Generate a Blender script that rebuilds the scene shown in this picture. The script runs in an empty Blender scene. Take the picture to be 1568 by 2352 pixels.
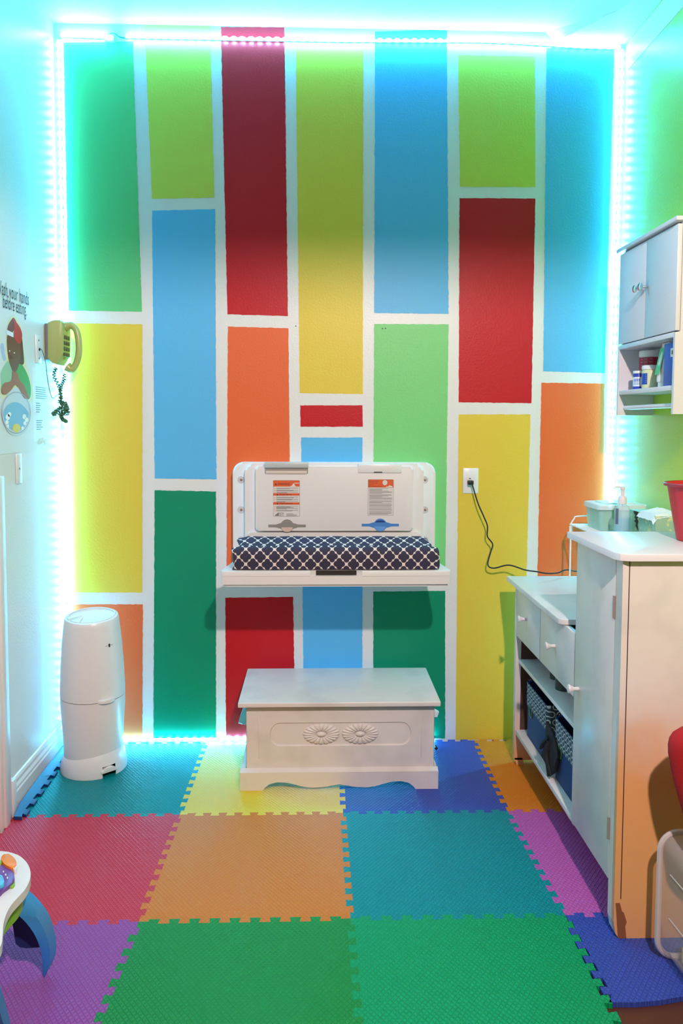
import bpy, bmesh, math, random
from math import pi, sin, cos
from mathutils import Vector, Matrix
random.seed(7)
C = bpy.context.scene.collection
SC = bpy.context.scene

# ------------------------------------------------------------------ camera model
F, PIT, YAW, ROL, HH, YC = 1808., .0629, .03, .0038, 1.466, 1083.
_f = Vector((sin(YAW)*cos(PIT), cos(YAW)*cos(PIT), -sin(PIT)))
_r0 = Vector((cos(YAW), -sin(YAW), 0)); _u0 = _r0.cross(_f)
_r = cos(ROL)*_r0 + sin(ROL)*_u0; _u = -sin(ROL)*_r0 + cos(ROL)*_u0
EYE = Vector((0, 0, HH))
def on(ax, px, py, v):                      # the point of the plane axis=v measured at a photo pixel
    d = _r*(px-784)/F - _u*(py-YC)/F + _f
    return EYE + d*((v-EYE[ax])/d[ax])
cam = bpy.data.cameras.new('camera'); co = bpy.data.objects.new('camera', cam); C.objects.link(co)
co.matrix_world = Matrix(((_r.x, _u.x, -_f.x, 0), (_r.y, _u.y, -_f.y, 0), (_r.z, _u.z, -_f.z, HH), (0, 0, 0, 1)))
cam.sensor_fit = 'AUTO'; cam.sensor_width = 36.; cam.lens = 36.*F/2352.; cam.shift_y = -(1176-YC)/2352.; cam.clip_start = .02
SC.camera = co

# ------------------------------------------------------------------ materials
def lin(c):
    return tuple((v/255/12.92 if v/255 <= .04045 else ((v/255+.055)/1.055)**2.4) for v in c) + (1.,)
MATS = {}
def mat(name, col, rough=.5, spec=.5, metal=0., bump=None, emit=None, alpha=1., trans=0., blotch=None, lattice=None, coat=0.):
    """col sRGB 0-255; bump=(scale, strength, dist); blotch=(sRGB second colour, scale, low, high)"""
    if name in MATS: return MATS[name]
    m = bpy.data.materials.new(name); m.use_nodes = True
    nt = m.node_tree; b = nt.nodes['Principled BSDF']; L = nt.links
    b.inputs['Base Color'].default_value = lin(col); b.inputs['Roughness'].default_value = rough
    b.inputs['Specular IOR Level'].default_value = spec; b.inputs['Metallic'].default_value = metal
    b.inputs['Alpha'].default_value = alpha; b.inputs['Transmission Weight'].default_value = trans
    b.inputs['Coat Weight'].default_value = coat
    if emit:
        b.inputs['Emission Color'].default_value = emit[0] + (1.,); b.inputs['Emission Strength'].default_value = emit[1]
    tc = nt.nodes.new('ShaderNodeTexCoord')
    if blotch:
        n = nt.nodes.new('ShaderNodeTexNoise'); n.inputs['Scale'].default_value = blotch[1]; n.inputs['Detail'].default_value = 3
        L.new(tc.outputs['Object'], n.inputs['Vector'])
        rp = nt.nodes.new('ShaderNodeMapRange'); rp.inputs[1].default_value = blotch[2]; rp.inputs[2].default_value = blotch[3]
        L.new(n.outputs['Fac'], rp.inputs[0])
        mx = nt.nodes.new('ShaderNodeMix'); mx.data_type = 'RGBA'
        mx.inputs[6].default_value = lin(col); mx.inputs[7].default_value = lin(blotch[0])
        L.new(rp.outputs[0], mx.inputs[0]); L.new(mx.outputs[2], b.inputs['Base Color'])
    if bump:
        n = nt.nodes.new('ShaderNodeTexNoise'); n.inputs['Scale'].default_value = bump[0]; n.inputs['Detail'].default_value = 2.5
        L.new(tc.outputs['Object'], n.inputs['Vector'])
        bp = nt.nodes.new('ShaderNodeBump'); bp.inputs['Strength'].default_value = bump[1]; bp.inputs['Distance'].default_value = bump[2]
        L.new(n.outputs['Fac'], bp.inputs['Height']); L.new(bp.outputs[0], b.inputs['Normal'])
    if lattice:
        per, dist = lattice
        sx = nt.nodes.new('ShaderNodeSeparateXYZ'); L.new(tc.outputs['Object'], sx.inputs[0])
        def mth(op, a, bb=None):
            k = nt.nodes.new('ShaderNodeMath'); k.operation = op
            for i, v in enumerate((a, bb)):
                if v is None: continue
                if hasattr(v, 'links'): L.new(v, k.inputs[i])
                else: k.inputs[i].default_value = v
            return k.outputs[0]
        hs = []
        for sg in (1, -1):
            s = mth('ADD', mth('MULTIPLY', sx.outputs[0], 1.0), mth('MULTIPLY', sx.outputs[1], sg*.75))
            q = mth('ABSOLUTE', mth('SINE', mth('MULTIPLY', s, pi/per)))
            hs.append(mth('POWER', mth('SUBTRACT', 1.0, q), 3.0))
        h = mth('MAXIMUM', hs[0], hs[1])
        bp = nt.nodes.new('ShaderNodeBump'); bp.inputs['Strength'].default_value = 1.; bp.inputs['Distance'].default_value = dist
        L.new(h, bp.inputs['Height']); L.new(bp.outputs[0], b.inputs['Normal'])
    MATS[name] = m
    return m

# ------------------------------------------------------------------ mesh helpers
ORG = {}
def tag(o, label=None, cat=None, group=None, kind=None):
    if label: o['label'] = label
    if cat: o['category'] = cat
    if group: o['group'] = group
    if kind: o['kind'] = kind
    return o
def thing(name, label, cat, loc=(0, 0, 0), group=None):
    o = bpy.data.objects.new(name, None); C.objects.link(o); o.location = loc; o.empty_display_size = .05
    ORG[o] = Vector(loc)
    return tag(o, label, cat, group)

class MB:
    """collects shapes given in room coordinates, links them as one mesh object"""
    def __init__(s): s.bm = bmesh.new(); s.mi = 0; s.uv = None
    def face(s, vs):
        try:
            f = s.bm.faces.new(vs); f.material_index = s.mi; return f
        except ValueError: return None
    def box(s, x0, y0, z0, x1, y1, z1, bev=0., seg=2, M=None):
        r = bmesh.ops.create_cube(s.bm, size=1.)
        vs = r['verts']
        for v in vs:
            v.co = Vector(((x0+x1)/2+v.co.x*(x1-x0), (y0+y1)/2+v.co.y*(y1-y0), (z0+z1)/2+v.co.z*(z1-z0)))
        fs = {f for v in vs for f in v.link_faces}
        for f in fs: f.material_index = s.mi
        if bev:
            es = list({e for v in vs for e in v.link_edges})
            r2 = bmesh.ops.bevel(s.bm, geom=es, offset=bev, segments=seg, affect='EDGES', profile=.5)
            for f in r2['faces']: f.material_index = s.mi
            vs = list({v for f in r2['faces'] for v in f.verts} | {v for v in vs if v.is_valid})
        if M is not None:
            for v in vs: v.co = M @ v.co
        return s
    def poly(s, pts):                       # flat polygon
        return s.face([s.bm.verts.new(p) for p in pts])
    def prism(s, pts, d, bev=0., seg=2):    # polygon extruded by vector d, top (pts side) edges bevelled
        d = Vector(d); n = len(pts)
        a = [s.bm.verts.new(p) for p in pts]; b = [s.bm.verts.new(Vector(p)+d) for p in pts]
        fa = s.face(a); s.face(b[::-1])
        for i in range(n): s.face([a[i], b[i], b[(i+1) % n], a[(i+1) % n]])
        if bev and fa:
            r = bmesh.ops.bevel(s.bm, geom=list(fa.edges), offset=bev, segments=seg, affect='EDGES', profile=.5)
            for f in r['faces']: f.material_index = s.mi
        return s
    def lathe(s, prof, c, ax=2, n=40, sx=1., sy=1., cap0=True, cap1=True):   # prof (radius, height)
        c = Vector(c); rings = []
        for (r, h) in prof:
            ring = []
            for k in range(n):
                t = 2*pi*k/n; p = Vector((r*cos(t)*sx, r*sin(t)*sy, h))
                if ax == 0: p = Vector((h, p.x, p.y))
                if ax == 1: p = Vector((p.x, h, p.y))
                ring.append(s.bm.verts.new(c+p))
            rings.append(ring)
        for a, b in zip(rings, rings[1:]):
            for k in range(n): s.face([a[k], a[(k+1) % n], b[(k+1) % n], b[k]])
        if cap0: s.face(rings[0][::-1])
        if cap1: s.face(rings[-1])
        return s
    def tube(s, pts, r, n=8, closed=False, rf=None):
        pts = [Vector(p) for p in pts]; rings = []; m = len(pts); up = None
        for i, p in enumerate(pts):
            a = pts[(i-1) % m] if (i or closed) else p; b = pts[(i+1) % m] if (i < m-1 or closed) else p
            t = (b-a).normalized() if (b-a).length > 1e-9 else Vector((0, 0, 1))
            if up is None:
                up = Vector((0, 0, 1)) if abs(t.z) < .9 else Vector((1, 0, 0))
            up = (up - t*up.dot(t)); up = up.normalized() if up.length > 1e-6 else t.orthogonal().normalized()
            w = t.cross(up); rr = r*(rf(i/(m-1)) if rf else 1)
            rings.append([s.bm.verts.new(p+rr*(cos(2*pi*k/n)*up+sin(2*pi*k/n)*w)) for k in range(n)])
        prs = list(zip(rings, rings[1:])) + ([(rings[-1], rings[0])] if closed else [])
        for a, b in prs:
            for k in range(n): s.face([a[k], a[(k+1) % n], b[(k+1) % n], b[k]])
        if not closed: s.face(rings[0][::-1]); s.face(rings[-1])
        return s
    def grid(s, rows):                      # rows of points -> quads
        V = [[s.bm.verts.new(p) for p in r] for r in rows]
        for a, b in zip(V, V[1:]):
            for k in range(len(a)-1): s.face([a[k], a[k+1], b[k+1], b[k]])
        return V
    def text(s, txt, size, M, sx=1., depth=0.):
        cu = bpy.data.curves.new('t', 'FONT'); cu.body = txt; cu.size = size; cu.space_character = 1.1; cu.extrude = depth; cu.resolution_u = 3
        o = bpy.data.objects.new('t', cu); me = bpy.data.meshes.new_from_object(o)
        vs = [s.bm.verts.new(M @ Vector((v.co.x*sx, v.co.y, v.co.z))) for v in me.vertices]
        for p in me.polygons: s.face([vs[i] for i in p.vertices])
        bpy.data.objects.remove(o); bpy.data.curves.remove(cu); bpy.data.meshes.remove(me)
        return s
    def build(s, name, mats, parent=None, smooth=35, norm=True):
        org = ORG[parent] if parent is not None else Vector((0, 0, 0))
        if parent is None:                  # origin at the base centre of the shape
            xs = [v.co for v in s.bm.verts]
            lo = Vector([min(c[i] for c in xs) for i in range(3)]); hi = Vector([max(c[i] for c in xs) for i in range(3)])
            org = Vector(((lo.x+hi.x)/2, (lo.y+hi.y)/2, lo.z))
        for v in s.bm.verts: v.co -= org
        if norm: bmesh.ops.recalc_face_normals(s.bm, faces=s.bm.faces)
        me = bpy.data.meshes.new(name); s.bm.to_mesh(me); s.bm.free()
        for m in (mats if isinstance(mats, (list, tuple)) else [mats]): me.materials.append(m)
        if smooth:
            me.shade_smooth(); me.set_sharp_from_angle(angle=math.radians(smooth))
        o = bpy.data.objects.new(name, me); C.objects.link(o)
        ORG[o] = org
        if parent is not None: o.parent = parent
        else: o.location = org
        return o
def smooth_pts(pts, n=6, closed=False):     # Catmull-Rom
    pts = [Vector(p) for p in pts]; m = len(pts); out = []
    for i in range(m if closed else m-1):
        g = (lambda k: pts[k % m]) if closed else (lambda k: pts[min(max(k, 0), m-1)])
        p0, p1, p2, p3 = g(i-1), g(i), g(i+1), g(i+2)
        for k in range(n):
            t = k/n
            out.append(.5*((2*p1)+(-p0+p2)*t+(2*p0-5*p1+4*p2-p3)*t*t+(-p0+3*p1-3*p2+p3)*t**3))
    if not closed: out.append(pts[-1])
    return out
def dup(o, parent=None, loc=None):
    c = o.copy(); C.objects.link(c); ORG[c] = ORG[o].copy()
    if parent is not None: c.parent = parent
    if loc is not None: c.location = loc
    return c

# ------------------------------------------------------------------ colours
WALLB = (120., .6, .0010)
white_wall = mat('white wall paint', (226, 224, 222), .38, .5, bump=WALLB)
def paint(n, c): return mat(n, c, .42, .3, bump=WALLB)
P = dict(
    green=paint('green wall paint', (100, 190, 118)), yellow=paint('yellow wall paint', (224, 192, 66)),
    lime=paint('lime wall paint', (206, 200, 76)), blue=paint('blue wall paint', (92, 180, 230)),
    red=paint('red wall paint', (192, 12, 24)), orange=paint('orange wall paint', (228, 98, 48)),
    dark=paint('dark green wall paint', (8, 136, 96)), mint=paint('light green wall paint', (124, 204, 124)))
furn = mat('white furniture paint', (226, 218, 214), .33, .5, bump=(14., .25, .004), blotch=((204, 196, 192), 5.5, .5, .8))
furn2 = mat('grey white laminate', (224, 222, 224), .3, .5)
plastic = mat('white plastic', (232, 226, 224), .3, .5)
plastic_g = mat('granite white plastic', (230, 224, 222), .4, .5, bump=(300., .06, .001))
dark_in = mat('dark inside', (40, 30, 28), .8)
black = mat('black rubber', (16, 16, 18), .5)
chrome = mat('chrome', (215, 215, 215), .15, metal=1.)
LEDC = (.085, .72, 1.22); LEDS = 145.

# ------------------------------------------------------------------ the room
XL, XR, YB, ZC = -1.135, 1.345, 3.517, 3.165
Y0 = .56
def struct(o): o['kind'] = 'structure'; return o
b = MB(); b.box(XL-.1, -1.6, -.1, XR+.1, YB+.1, 0)
wood = bpy.data.materials.new('dark wood floor'); wood.use_nodes = True
nt = wood.node_tree; bs = nt.nodes['Principled BSDF']; bs.inputs['Roughness'].default_value = .35
tc = nt.nodes.new('ShaderNodeTexCoord'); br = nt.nodes.new('ShaderNodeTexBrick')
br.inputs['Scale'].default_value = 1.; br.inputs['Brick Width'].default_value = .9; br.inputs['Row Height'].default_value = .1
br.inputs['Mortar Size'].default_value = .002
br.inputs['Color1'].default_value = lin((92, 50, 34)); br.inputs['Color2'].default_value = lin((66, 35, 24)); br.inputs['Mortar'].default_value = lin((30, 16, 10))
nt.links.new(tc.outputs['Object'], br.inputs[0]); nt.links.new(br.outputs[0], bs.inputs['Base Color'])
struct(b.build('floor', wood, smooth=0))
b = MB(); b.box(XL-.1, Y0, ZC, XR+.1, YB+.1, ZC+.1); struct(b.build('ceiling', mat('white ceiling paint', (230, 232, 232), .5, .4, bump=(60., .7, .002)), smooth=0))
b = MB(); b.box(XL-.1, Y0, 0, XL, YB, ZC); struct(b.build('wall_left', white_wall, smooth=0))
lime_wall = mat('lime green wall paint', (176, 204, 54), .36, .5, bump=WALLB)
b = MB(); b.box(XR, Y0, 0, XR+.1, YB, ZC); b.mi = 1
b.box(XR-.002, 2.0, 3.0, XR, YB, ZC-.05)
struct(b.build('wall_right', [lime_wall, white_wall], smooth=0))
# header over the opening the photographer stands in
b = MB(); b.box(XL, .55, 2.78, XR, .67, ZC); struct(b.build('wall_front', white_wall, smooth=0))
# slanted soffit in the right corner of the ceiling
b = MB()
b1 = [Vector((1.03, YB, 3.125)), Vector((XR, YB, 3.12)), Vector((XR, 2.87, 3.125)), Vector((1.21, 3.24, 3.125))]
t1 = [Vector((.985, YB, ZC)), Vector((XR, YB, ZC)), Vector((XR, 2.5, ZC)), Vector((1.07, 3.24, ZC))]
vb = [b.bm.verts.new(p) for p in b1]; vt = [b.bm.verts.new(p) for p in t1]
b.face(vb); b.face(vt[::-1])
for i in range(4): b.face([vb[i], vb[(i+1) % 4], vt[(i+1) % 4], vt[i]])
struct(b.build('trim_2', mat('white ceiling paint', (0, 0, 0)), smooth=0))

# back wall with its painted blocks (all one painted surface)
b = MB(); b.box(XL, YB, 0, XR, YB+.1, ZC)
slots = [white_wall] + list(P.values()); idx = {k: i+1 for i, k in enumerate(P)}
blocks = [
 ('green', (146, 98), (305, 95), (326, 716), (158, 713)), ('yellow', (158, 742), (327, 745), (327, 1361), (168, 1361)), ('orange', (168, 1388), (328, 1388), (327, 1697), (174, 1700)),
 ('lime', (332, 57), (482, 57), (492, 454), (349, 457)), ('blue', (349, 484), (494, 480), (497, 1101), (355, 1099)), ('dark', (355, 1126), (496, 1129), (496, 1698), (352, 1698)),
 ('red', (507, 62), (653, 62), (661, 726), (522, 722)), ('orange', (523, 750), (662, 754), (668, 1345), (520, 1345)), ('red', (517, 1373), (673, 1371), (678, 1692), (519, 1692)),
 ('yellow', (679, 108), (834, 106), (833, 905), (688, 903)), ('red', (689, 931), (832, 931), (833, 980), (690, 980)), ('blue', (691, 1005), (832, 1005), (832, 1700), (698, 1700)),
 ('blue', (861, 73), (1026, 68), (1030, 721), (859, 719)), ('mint', (859, 744), (1030, 745), (1022, 1333), (856, 1333)), ('dark', (857, 1359), (1022, 1357), (1022, 1696), (857, 1698)),
 ('lime', (1052, 126), (1228, 129), (1229, 430), (1056, 429)), ('red', (1055, 455), (1229, 456), (1220, 926), (1053, 924)), ('yellow', (1053, 952), (1218, 952), (1200, 1699), (1046, 1699)),
 ('blue', (1255, 110), (1410, 114), (1388, 857), (1247, 853)), ('orange', (1243, 879), (1388, 881), (1380, 1690), (1226, 1690))]
for col, *q in blocks:
    b.mi = idx[col]; ring = []
    cs = [on(1, x, y, YB-.0007) for x, y in q]
    for i in range(4):
        a, c = cs[i], cs[(i+1) % 4]; n = max(2, int((c-a).length/.011)); dirv = (c-a).normalized(); nor = Vector((-dirv.z, 0, dirv.x))
        ph = random.random()*9
        for k in range(n):
            j = (random.gauss(0, .0005)+.0005*sin(k*.9+ph)*sin(k*.23+ph*2)) if k else 0
            ring.append(a+(c-a)*(k/n)+nor*j)
    b.poly(ring)
b.mi = len(slots)
for x, y in ((679, 749), (878, 755), (885, 754), (1026, 1790)):
    c = on(1, x, y, YB-.0012)
    if c.z > .05: b.poly([(c.x+.0028*cos(-t*pi/4), c.y, c.z+.0028*sin(-t*pi/4)) for t in range(8)])
struct(b.build('wall_back', slots+[black], smooth=0, norm=False))

# baseboard and low trim post on the left wall
b = MB()
prof = [(0, 0), (.017, 0), (.017, .085), (.014, .092), (.014, .1), (.009, .112), (.009, .124), (.005, .134), (0, .136)]
b.prism([(XL+x, 2.875, z) for x, z in prof], (0, YB-2.875, 0))
struct(b.build('baseboard_left', plastic, smooth=0))
b = MB(); b.box(XL, 2.835, 0, XL+.024, 2.87, .15, .003)
b.box(XL, 2.74, 0, XL+.02, 2.832, 1.27, .004); b.box(XL, 2.76, 0, XL+.027, 2.80, 1.27, .004)
struct(b.build('trim_1', mat('white trim paint', (232, 224, 220), .4), smooth=30))

# ------------------------------------------------------------------ foam mats
TH = .014
def seam(a, c, n):                          # dovetail polyline from a to c, plain at both ends
    a, c = Vector(a), Vector(c); d = (c-a); L = d.length; d.normalize(); nrm = Vector((-d.y, d.x, 0)); s = L/n; h = .0105; fl = s*.07
    pts = [a.copy()]; lev = 0
    for k in range(1, n):
        new = 0 if k == n-1 else (h if k % 2 else -h)
        f0 = fl if lev else 0; f1 = fl if new else 0; p = a+d*(s*k)
        pts += [p+d*f0+nrm*lev, p-d*f1+nrm*new]; lev = new
    pts.append(c.copy())
    return pts
G = {}
for i, x in enumerate((-1.118, -.508, .099, .718, 1.335)):
    for j, y in enumerate((3.498, 2.843, 2.218, 1.60)):
        G[i, j] = Vector((x + (-.012 if j == 2 and i == 0 else 0) + {1: (.004, 0, -.01, -.03), 2: (.006, -.003, -.001, .006), 3: (-.002, -.007, .014, .01)}.get(i, (0,)*4)[j], y, TH))
SEAM = {}
for i in range(5):
    for j in range(4):
        if i < 4: SEAM['h', i, j] = seam(G[i, j], G[i+1, j], 21)
        if j < 3: SEAM['v', i, j] = seam(G[i, j], G[i, j+1], 21)
def foam(n, c): return mat(n, c, .48, .28, lattice=(.0145, .0016))
FM = dict(teal=foam('teal foam', (0, 136, 140)), yellow=foam('yellow foam', (236, 206, 58)), blue=foam('blue foam', (54, 78, 170)), orange=foam('orange foam', (216, 120, 28)),
          red=foam('red foam', (206, 44, 66)), cyan=foam('sea green foam', (0, 138, 144)), pink=foam('pink purple foam', (188, 92, 172)),
          purple=foam('purple foam', (152, 74, 158)), green=foam('green foam', (22, 136, 56)), emerald=foam('emerald foam', (0, 152, 92)), navy=mat('navy foam', (22, 58, 112), .5))
def mat_tile(i, j, m, label, rect=None):
    if rect is None:
        top = list(SEAM['h', i, j]); rgt = list(SEAM['v', i+1, j]); bot = list(SEAM['h', i, j+1])[::-1]; lft = list(SEAM['v', i, j])[::-1]
        ring = top[:-1]+rgt[:-1]+bot[:-1]+lft[:-1]
    else: ring = rect
    b = MB(); b.prism([Vector(p) for p in ring][::-1], (0, 0, -TH+.0005))
    o = b.build('foam_mat', FM[m], smooth=0)
    tag(o, label, 'mat', 'interlocking foam mats on the floor')
mat_tile(0, 0, 'teal', 'teal foam mat under the white diaper pail')
mat_tile(1, 0, 'yellow', 'yellow foam mat under the left half of the white chest')
mat_tile(2, 0, 'blue', 'blue foam mat under the right half of the white chest')
mat_tile(3, 0, 'orange', 'orange foam mat partly under the open shelves by the back wall')
mat_tile(0, 1, 'red', 'red foam mat beside the toy activity table')
mat_tile(1, 1, 'orange', 'orange foam mat in the middle of the floor next to the red mat')
mat_tile(2, 1, 'cyan', 'teal foam mat in the middle of the floor between orange and pink mats')
mat_tile(3, 1, 'pink', 'pinkish purple foam mat running under the tall cabinet')
mat_tile(0, 2, 'purple', 'purple foam mat under the toy activity table')
mat_tile(1, 2, 'green', 'grass green foam mat at the front beside the purple mat')
mat_tile(2, 2, 'emerald', 'emerald green foam mat at the front next to the half blue mat')
# half-size blue mat at the front right, lifted away a little from its neighbour
lf = [p+Vector((.0015+.010*max(0., (2.12-p.y)/.26), 0, 0)) for p in SEAM['v', 3, 2] if p.y > 1.885]
top = list(SEAM['h', 3, 2])
front = [Vector((.733, 1.868, TH)), Vector((.80, 1.866, TH)), Vector((.86, 1.871, TH)), Vector((.93, 1.884, TH)), Vector((1.1, 1.90, TH)), Vector((1.335, 1.90, TH))]
mat_tile(3, 2, 'blue', 'half-size blue foam mat in front of the tall cabinet, edge bared to wood floor', rect=top[:-1]+[Vector(p) for p in [(1.335, 2.2, TH)]]+front[::-1]+lf[::-1][:-1])
# loose border strip
Av, Bv = Vector((-1.088, 2.835, 0)), Vector((-1.094, 3.43, 0)); ring = []
n = 15
ring += [Vector((XL+.018, 3.46, .043)), Vector((XL+.019, 3.1, .042)), Vector((XL+.022, 2.9, .037)), Vector((XL+.03, 2.815, .0285)), Vector((XL+.062, 2.812, .0275))]
for k in range(n):
    t = (k+.5)/n; p = Av.lerp(Bv, t); dx = .022 if k % 2 == 0 else .004; z = .0275
    ring += [p+Vector((.006 if k % 2 == 0 else .004, -.016, z)), p+Vector((dx, -.021 if k % 2 == 0 else -.014, z-.004)), p+Vector((dx, .021 if k % 2 == 0 else .014, z-.004)), p+Vector((.006, .016, z))]
b = MB(); b.prism(ring, (0, 0, -.0125), bev=.0016)
tag(b.build('mat_border_strip', FM['navy'], smooth=30), 'loose navy foam border strip with teeth along the left baseboard', 'mat edge')

# ------------------------------------------------------------------ LED strips
led_m = mat('lit LED', (230, 250, 255), .5, emit=(LEDC, LEDS)); led_top = mat('lit LED overhead', (230, 250, 255), .5, emit=(LEDC, LEDS*1.55)); led_low = mat('lit LED near the floor', (230, 250, 255), .5, emit=(LEDC, LEDS*.85)); tape_m = mat('white LED tape', (235, 240, 240), .5)
def led_strip(label, pts, nrm, n, r=.0085, lm=led_m, off=.0115):
    pts = [Vector(p) for p in pts]; nrm = Vector(nrm).normalized()
    root = thing('led_strip', label, 'light strip', pts[0], 'LED strips around the painted wall')
    b = MB(); sd = (pts[1]-pts[0]).normalized().cross(nrm)
    for a, c in zip(pts, pts[1:]):
        q = [a-sd*.005, a+sd*.005, c+sd*.005, c-sd*.005]; b.prism([p+nrm*(off-.0045) for p in q], -nrm*(off-.0046))
    b.build('tape', tape_m, root, smooth=0)
    Ls = [(c-a).length for a, c in zip(pts, pts[1:])]; tot = sum(Ls); first = None
    dv = (pts[-1]-pts[0]).normalized()
    for k in range(n):
        s = tot*(k+.5)/n; i = 0
        while s > Ls[i] and i < len(Ls)-1: s -= Ls[i]; i += 1
        p = pts[i].lerp(pts[i+1], s/Ls[i])
        if first is None:
            b = MB(); r_ = bmesh.ops.create_uvsphere(b.bm, u_segments=8, v_segments=6, radius=1)
            q = Matrix((dv, sd, nrm)).transposed()
            for v in r_['verts']: v.co = p + nrm*off + q @ Vector((v.co.x*r*1.7, v.co.y*r*.95, v.co.z*r*.85))
            first = b.build('led', lm, root); p0 = p
        else:
            dup(first, root, p-p0)
    return root
e = .001
# left vertical (in the corner), top in two runs, right vertical, floor
led_strip('vertical LED strip in the left corner of the painted wall', [on(1, 134, 92, YB-e), on(1, 145, 700, YB-e), on(1, 157, 1400, YB-e), (-1.112, YB-e, .03)], (.25, -1, 0), 74)
led_strip('short LED strip along the top at the left, ending at the connector', [on(1, 140, 84, YB-e), on(1, 262, 89, YB-e)], (0, -1, 0), 7, lm=led_top, off=.015)
led_strip('long LED strip sagging along the top of the painted wall', [on(1, x, y, YB-e) for x, y in ((289, 87), (500, 91), (800, 96), (1100, 97), (1180, 100), (1240, 104), (1330, 110), (1424, 112))], (0, -1, 0), 58, lm=led_top, off=.015)
led_strip('vertical LED strip in the right corner behind the wall cabinet', [on(1, 1428, 114, YB-e), on(1, 1416, 600, YB-e), (1.322, YB-e, 1.0), (1.322, YB-e, .05)], (-.25, -1, 0), 74)
led_strip('horizontal LED strip at floor level behind the chest', [(-1.0, YB-e, .024), (.535, YB-e, .024)], (0, -1, .25), 40, lm=led_low, off=.0095)
# connector between the two upper runs
cn = thing('led_connector', 'small clear clip with a teal wire joining the upper LED strips', 'connector', on(1, 265, 88, YB-e))
b = MB(); a = on(1, 252, 88, YB-.006); b.box(a.x-.022, YB-.012, a.z-.016, a.x+.022, YB-.001, a.z+.012, .003)
b.build('clip', mat('clear clip', (200, 230, 230), .2, alpha=.5), cn)
b = MB(); b.tube(smooth_pts([on(1, x, y, YB-.012) for x, y in ((250, 80), (258, 77), (266, 79), (274, 85), (286, 87))], 5), .003, 6); b.build('wire', mat('teal wire', (20, 120, 130), .5), cn)

# ------------------------------------------------------------------ left wall: poster, papers, plates, phone
def wl(px, py, lift=.0): return on(0, px, py, XL+lift)
def flat(b, m, pts, lift, sm=0, n=5):
    b.mi = m
    if sm: pts = [(p.x, p.y) for p in smooth_pts([Vector((x, y, 0)) for x, y in pts], n, True)]
    b.poly([wl(x, y, lift) for x, y in pts])
poster = thing('poster', 'hand washing poster with a child in a red cap over a wash basin', 'poster', (XL, 2.96, 1.2))
pc = [wl(-6, 632, .001), wl(77, 662, .001), wl(75, 1036, .001), wl(-6, 1035, .001)]
y0, y1 = 2.76, pc[1].y; zt, zb = 1.872, pc[2].z
b = MB(); b.box(XL+.0272, y0, zb, XL+.0286, y1, zt) if False else b.box(XL+.0004, y0, zb, XL+.0014, y1, zt)
b.build('sheet', mat('poster paper', (224, 226, 224), .45), poster, smooth=0)
cols = [(112, 66, 46), (196, 44, 48), (232, 238, 246), (70, 160, 76), (150, 196, 160), (160, 92, 62), (206, 214, 220), (130, 186, 216), (232, 206, 92), (244, 246, 246), (92, 52, 36), (228, 226, 180), (120, 60, 60), (150, 160, 170), (176, 196, 226)]
pm = [mat('poster ink %d' % i, c, .5) for i, c in enumerate(cols)]
b = MB()
flat(b, 11, [(20, 735), (36, 728), (50, 760), (54, 800), (62, 838), (70, 870), (76, 900), (72, 925), (40, 900), (4, 915), (2, 870), (12, 838), (14, 790)], .0016, 1)
flat(b, 14, [(1, 792), (8, 790), (11, 812), (14, 825), (8, 828), (3, 812)], .0017, 1)
flat(b, 4, [(20, 829), (28, 850), (30, 890), (6, 905), (2, 880), (1, 862), (4, 850), (12, 836)], .0018, 1)
flat(b, 3, [(45, 834), (56, 846), (66, 868), (71, 895), (67, 916), (50, 900), (34, 880), (32, 856)], .0019, 1)
flat(b, 10, [(42, 780), (50, 776), (53, 800), (55, 834), (46, 836), (40, 826)], .0020, 1)
flat(b, 0, [(18, 768), (34, 768), (46, 790), (47, 818), (42, 842), (35, 856), (28, 850), (20, 826), (16, 792)], .0022, 1)
flat(b, 12, [(28, 732), (33, 731), (39, 746), (31, 760), (22, 770), (17, 758), (20, 745)], .0024, 1)
flat(b, 1, [(30, 731), (36, 738), (46, 752), (51, 768), (49, 784), (44, 790), (36, 782), (31, 768), (33, 752)], .0026, 1)
flat(b, 2, [(15, 757), (31, 765), (31, 775), (15, 768)], .0028)
flat(b, 5, [(29, 853), (40, 857), (46, 874), (56, 886), (66, 912), (66, 917), (55, 914), (45, 896), (36, 884), (24, 897), (14, 906), (5, 904), (3, 893), (10, 880), (24, 876), (28, 866)], .0030, 1)
flat(b, 6, [(30, 893), (44, 890), (54, 906), (66, 918), (71, 940), (69, 968), (58, 992), (40, 1001), (20, 994), (8, 970), (3, 945), (6, 925), (18, 907)], .0029, 1)
flat(b, 7, [(33, 924), (48, 928), (62, 942), (66, 955), (58, 978), (40, 990), (20, 982), (10, 965), (8, 945), (18, 930)], .0032, 1)
for cx, cy, r in ((18, 958, 5), (22, 952, 4), (16, 970, 4), (18, 978, 3.2), (56, 957, 4.5), (61, 964, 4), (57, 972, 3.4), (52, 983, 3)):
    flat(b, 9, [(cx+r*cos(t*pi/5), cy+1.4*r*sin(t*pi/5)) for t in range(10)], .0034)
flat(b, 8, [(38+9*cos(t*pi/7), 983+10*sin(t*pi/7)) for t in range(14)], .0036)
b.mi = 13; 
ell = [wl(37+33*cos(t*2*pi/48), 948+48*sin(t*2*pi/48), .0034) for t in range(48)]
for k in range(48):
    p, q = ell[k], ell[(k+1) % 48]; cc = wl(37, 948, .0034); b.poly([p, q, q.lerp(cc, .035), p.lerp(cc, .035)])
ad = dict(x0=26, y0=800)
for ex in (22, 33): flat(b, 9, [(ex+1.6*cos(t), 806+ (ex-22)*.4 +1.8*sin(t)) for t in (0, 1, 2, 3, 4, 5)], .0034)
flat(b, 10, [(24, 818), (29, 820), (33, 823), (29, 824.5), (25, 822)], .0033, 1)
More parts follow.
